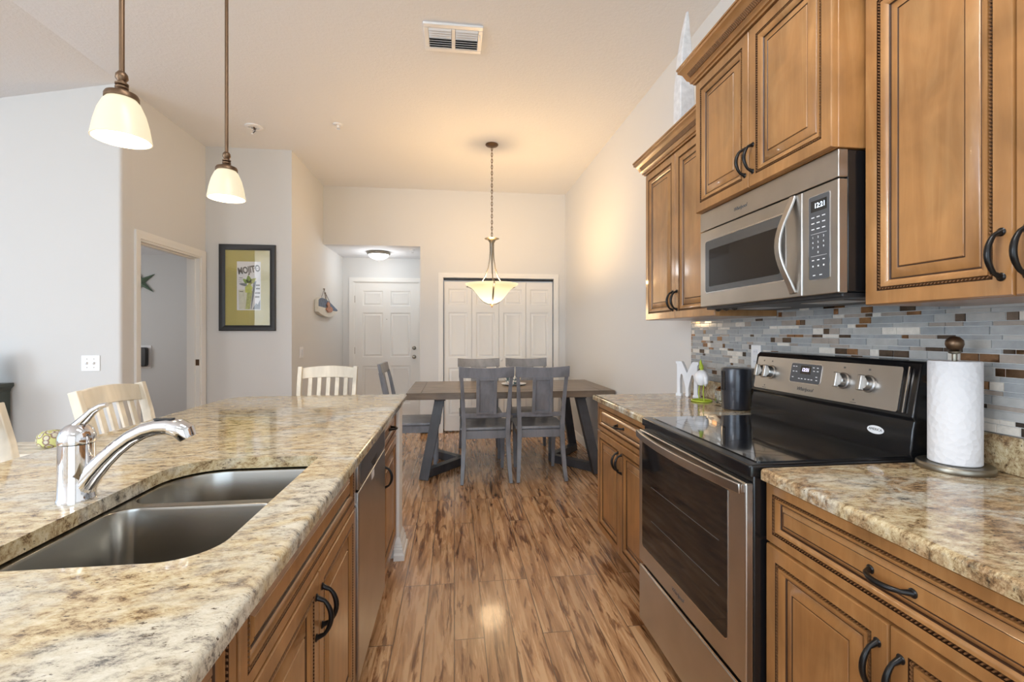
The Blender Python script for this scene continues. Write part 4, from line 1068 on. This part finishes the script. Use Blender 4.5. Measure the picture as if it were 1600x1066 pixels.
MB().box(bw_-.004, bw_-.004, .0068, pw_-bw_+.004, ph_-bw_+.004, .0080, fr=f).build('glass', 'picture_glass', t)

# boat-shaped plaque hung by cords on the hall wall
t = thing('hanging_plaque', (XH, 6.05, 1.65), 'navy and cream boat-shaped wooden plaque hung by cords on the hall wall', 'wall decoration')
f = Fr((XH+.003, 5.77, 0), (0,1,0), (0,0,1))
lo = [(0,1.558),(.07,1.542),(.15,1.528),(.30,1.512),(.47,1.508),(.62,1.520),(.75,1.545),(.86,1.575),(.95,1.605)]
hi = [(.95,1.609),(.86,1.632),(.75,1.655),(.62,1.682),(.47,1.711),(.30,1.733),(.15,1.738),(.07,1.725),(0,1.703)]
MB().prism(lo+hi, 0, .045, fr=f).build('board', 'cream_paint', t, bevel=.004)
MB().prism([(.006,1.625),(.30,1.620),(.62,1.600),(.85,1.600),(.92,1.612)]+[(u if u > 0 else .006, v-.003) for u, v in hi[1:]], .045, .0475, fr=f).build('navy_band', 'navy_paint', t)
MB().prism([(.30,1.60),(.40,1.565),(.56,1.575),(.62,1.615),(.55,1.645),(.48,1.640),(.46,1.690),(.38,1.700),(.33,1.665),(.37,1.63)], .0475, .060, fr=f).build('carved_figure', 'coral_paint', t, bevel=.002)
for a, c in (((.20, 1.735), (.38, 1.862)), ((.40, 1.72), (.38, 1.862)), ((.46, 1.71), (.43, 1.815)), ((.68, 1.665), (.43, 1.815))):
    MB().tube([f.p(a[0], a[1], .022), f.p(c[0], c[1], .012)], .0035, 6).build('cord', 'rope_fibre', t)
for u_, v__ in ((.38, 1.862), (.43, 1.815)): MB().lathe([(.006, -.003), (.006, .014), (.009, .015), (.009, .018), (0, .019)], fr=f.at(u_, v__, 0), seg=10).build('nail', 'bronze', t)

def plate(fr, w_, h, label, kinds, name='light_switch', cat='switch'):
    t = thing(name, tuple(fr.p(w_/2, h/2)), label, cat)
    MB().prism(rrect(0, 0, w_, h, .004, 3), .0005, .006, fr=fr).build('cover_plate', 'white_plastic', t, bevel=.0015)
    for (u, v, kd) in kinds:
        if kd == 'toggle': MB().hexa([fr.p(u-.005, v-.010, .006), fr.p(u+.005, v-.010, .006), fr.p(u+.005, v+.010, .006), fr.p(u-.005, v+.010, .006)], [fr.p(u-.004, v+.000, .018), fr.p(u+.004, v+.000, .018), fr.p(u+.004, v+.008, .018), fr.p(u-.004, v+.008, .018)]).build('toggle', 'white_plastic', t)
        elif kd == 'rocker': MB().box(u-.016, v-.033, .006, u+.016, v+.033, .009, fr=fr).build('rocker', 'white_enamel', t, bevel=.001)
        elif kd == 'socket':
            s_ = MB().prism(rrect(u-.017, v-.014, u+.017, v+.014, .010, 4), .006, .0085, fr=fr).build('socket', 'white_enamel', t)
            MB().box(u-.008, v-.002, .0085, u-.006, v+.006, .0088, fr=fr).box(u+.006, v-.002, .0085, u+.008, v+.006, .0088, fr=fr).build('slot', 'print_grey', s_)
        elif kd == 'screw': MB().lathe([(.0030, 0), (.0030, .0012), (0, .0016)], fr=fr.at(u, v, .006), seg=8).build('screw', 'brushed_nickel', t)
    return t
plate(Fr((-2.735, YL, 1.020), (1,0,0), (0,0,1)), .125, .117, 'white double toggle switch plate on the pale left wall', [(.039, .058, 'toggle'), (.086, .058, 'toggle'), (.039, .09, 'screw'), (.039, .027, 'screw'), (.086, .09, 'screw'), (.086, .027, 'screw')])
plate(Fr((XH, 5.235, 1.035), (0,1,0), (0,0,1)), .12, .117, 'white rocker switch plate on the hall wall below the boat plaque', [(.034, .058, 'rocker'), (.086, .058, 'rocker')])
plate(rf(2.165, 1.125, XR-.0078), .072, .117, 'white electrical outlet on the mosaic behind the black cylindrical speaker', [(.036, .083, 'socket'), (.036, .034, 'socket')], 'wall_outlet', 'outlet')

# starfish and phone charger seen through the bedroom doorway
sf = MB(); sc = Vector((-4.44, 7.215, 2.03)); pts_o = []; 
for i in range(10):
    a = PI/2+i*PI/5+.25; r = .23 if i % 2 == 0 else .062; pts_o.append((sc.x+r*math.cos(a), sc.z+r*math.sin(a)))
ff = Fr((0, 7.245, 0), (1,0,0), (0,0,1))
base_i = [ff.p(a, b1, 0) for a, b1 in pts_o]; mid_i = [ff.p(sc.x+(a-sc.x)*.93, sc.z+(b1-sc.z)*.93, .018) for a, b1 in pts_o]
sf.loops([base_i, mid_i, [ff.p(sc.x+(a-sc.x)*.15, sc.z+(b1-sc.z)*.15, .05) for a, b1 in pts_o]], None, True, True)
tag(sf.build('starfish', 'starfish_green', bevel=.004), 'green starfish decoration on the bedroom wall, seen through the left doorway', 'starfish')
t = thing('wall_phone', (-4.48, 7.25, 1.0), 'black handset clipped on a white plate on the bedroom wall through the doorway', 'telephone')
MB().box(-4.50, 7.238, .80, -4.30, 7.2495, 1.13).build('wall_plate', 'white_plastic', t, bevel=.004)
MB().prism(rrect(-4.50, .83, -4.33, 1.10, .03, 5), .012, .075, fr=Fr((0, 7.25, 0), (1,0,0), (0,0,1))).build('handset', 'black_plastic', t, bevel=.012, seg=3)

# ------------------------------------------------------------------ things on the right counters
ZC = .925
# letter M
t_ = MB(); mf = Fr((1.335, 2.675, ZC), Vector((.46, -.80, 0)).normalized(), (0,0,1))
mw_, mh = .150, .208
def arcq(cx, cy, r, a0, a1, k=5, ry=None): return [(cx+r*math.cos(a0+(a1-a0)*i/k), cy+(ry or r)*math.sin(a0+(a1-a0)*i/k)) for i in range(k+1)]
out = [(0,0),(.036,0),(.036,.012),(.030,.018),(.029,.10),(.034,.128),(.040,.134),(.047,.122),(.060,.075),(.066,.045),(.066,.018),(.063,.010),(.068,.0),(.083,0),(.088,.010),(.085,.018),(.085,.05),(.092,.08),(.104,.122),(.110,.132),(.116,.126),(.120,.10),(.119,.018),(.113,.012),(.113,0),(.150,0),(.150,.012),(.143,.020),(.143,.186),(.150,.194),(.150,.208),(.112,.208),(.100,.19),(.075,.140),(.050,.19),(.040,.208),(0,.208),(0,.196),(.008,.188),(.008,.02),(0,.012)]
o = MB().prism(out, -.012, .012, fr=mf).build('letter_m', 'white_enamel', bevel=.0012)
tag(o, 'white painted wooden letter M standing on the far granite worktop', 'letter')
# bird figurine
t = thing('bird_figurine', (1.352, 2.42, ZC), 'white bird figurine with lime crest and thin legs between the letter M and the speaker', 'figurine')
bx, by = 1.352, 2.42; ZB = ZC
rg = MB().tube([(bx+.052*math.cos(2*PI*i/20), by+.052*math.sin(2*PI*i/20), ZB+.005) for i in range(20)], .0045, 8, closed=True)
rg.tube([(bx-.05, by, ZB+.005), (bx+.05, by, ZB+.005)], .004, 8); rg.build('stand', 'green_paint', t)
for sy in (-.026, .026): MB().tube([(bx+.0, by+sy, ZB+.005), (bx-.004, by+sy*.9, ZB+.05), (bx, by+sy*.8, ZB+.092)], .003, 8).build('leg', 'green_paint', t)
MB().lathe([(0, -.042), (.022, -.034), (.036, -.010), (.038, .014), (.028, .036), (.012, .048), (0, .050)], (bx, by, ZB+.125), 24).build('body', 'white_enamel', t)
for sy in (-1, 1): 
    MB().tube([(bx, by+sy*.028, ZB+.155), (bx-.004, by+sy*.050, ZB+.135), (bx-.004, by+sy*.052, ZB+.105), (bx, by+sy*.038, ZB+.088)], [.010, .014, .012, .004], 10).build('wing', 'white_enamel', t)
hd = MB().lathe([(0, -.012), (.010, -.008), (.013, .004), (.010, .020), (.004, .028), (0, .029)], (bx-.002, by, ZB+.180), 16).build('head', 'green_paint', t)
MB().tube([(bx-.002, by+.0, ZB+.195), (bx-.002, by+.008, ZB+.215), (bx-.002, by+.004, ZB+.232)], [.009, .007, .001], 8).build('crest', 'green_paint', t)
MB().tube([(bx-.010, by-.002, ZB+.180), (bx-.026, by-.004, ZB+.170)], [.004, .001], 8).build('beak', 'bronze', t)
# cut-glass jar
t = thing('glass_jar', (1.415, 2.325, ZC), 'small cut-glass jar with copper lid between the bird figurine and the speaker', 'jar')
MB().lathe([(0, .002), (.028, .002), (.036, .012), (.038, .045), (.030, .070), (.027, .070), (.034, .044), (.032, .014), (0, .008)], (1.415, 2.325, ZC), 10).build('bowl', 'clear_glass', t, smooth=False)
MB().lathe([(.032, .0705), (.033, .078), (.022, .090), (.006, .096), (.008, .106), (0, .110)], (1.415, 2.325, ZC), 20).build('lid', 'tile_copper', t)
# speaker
t = thing('smart_speaker', (1.385, 2.155, ZC), 'black cylindrical countertop speaker beside the range', 'speaker')
MB().lathe([(.058, 0), (.064, .004), (.066, .020), (.069, .120), (.070, .195), (.068, .203), (.060, .206), (0, .206)], (1.385, 2.155, ZC), 48).build('body', 'speaker_body', t)
sp_l = []
for (zz0, zz1) in ((.098, .190),):
    A = [PI+.62+i*.052 for i in range(9)]
    sp_l = [[(1.385+(.0705+d)*math.cos(a), 2.155+(.0705+d)*math.sin(a), ZC+z_) for (d, z_) in ((-.003, zz0), (.0012, zz0), (.0012, zz1), (-.003, zz1))] for a in [q-.78 for q in A]]
MB().loops(sp_l, None, True, True).build('dark_panel', 'black_glass', t)
MB().lathe([(.0712, .094), (.0714, .0955), (.0712, .097)], (1.385, 2.155, ZC), 48, cap=False).build('seam_ring', 'black_plastic', t)
# paper towel holder
tx, ty = 1.372, 1.128
t = thing('paper_towel_holder', (tx, ty, ZC), 'brushed steel paper towel stand with round knob on the near worktop', 'towel holder')
MB().lathe([(0, 0), (.082, 0), (.083, .003), (.083, .014), (.080, .018), (.0, .019)], (tx, ty, ZC), 56).build('base', 'brushed_nickel', t)
MB().lathe([(.006, .019), (.006, .318), (.013, .320), (.014, .325), (.008, .328)], (tx, ty, ZC), 20).build('rod', 'brushed_nickel', t)
MB().lathe([(0, .326), (.010, .328), (.017, .334), (.0205, .345), (.0190, .356), (.011, .365), (0, .368)], (tx, ty, ZC), 28).build('knob', 'bronze', t)
tag(MB().lathe([(.019, .0195), (.055, .0195), (.057, .022), (.057, .296), (.055, .299), (.019, .299), (.019, .0195)], (tx, ty, ZC), 64, cap=False).build('paper_towel_roll', 'towel_paper'), 'embossed white roll of paper towels on the steel stand', 'paper towels')

# whitewashed wooden wedge sculpture on top of the far wall cabinet
A = []
for z, wl_, th, xr_ in ((2.301, 1.178, .045, 1.266), (2.60, 1.179, .040, 1.260), (2.78, 1.192, .030, 1.254), (2.92, 1.212, .02, 1.246), (3.02, 1.232, .008, 1.243)):
    A.append([(wl_, 2.36-th, z), (xr_, 2.36-th*.8, z), (xr_, 2.36+th, z), (wl_, 2.36+th, z)])
o = MB().loops(A, None, True, True).build('wooden_sculpture', 'driftwood_white', bevel=.004)
tag(o, 'whitewashed pointed driftwood sculpture standing on top of the far wall cabinet', 'sculpture')
for o in bpy.data.objects:
    if '_loc' in o: del o['_loc']
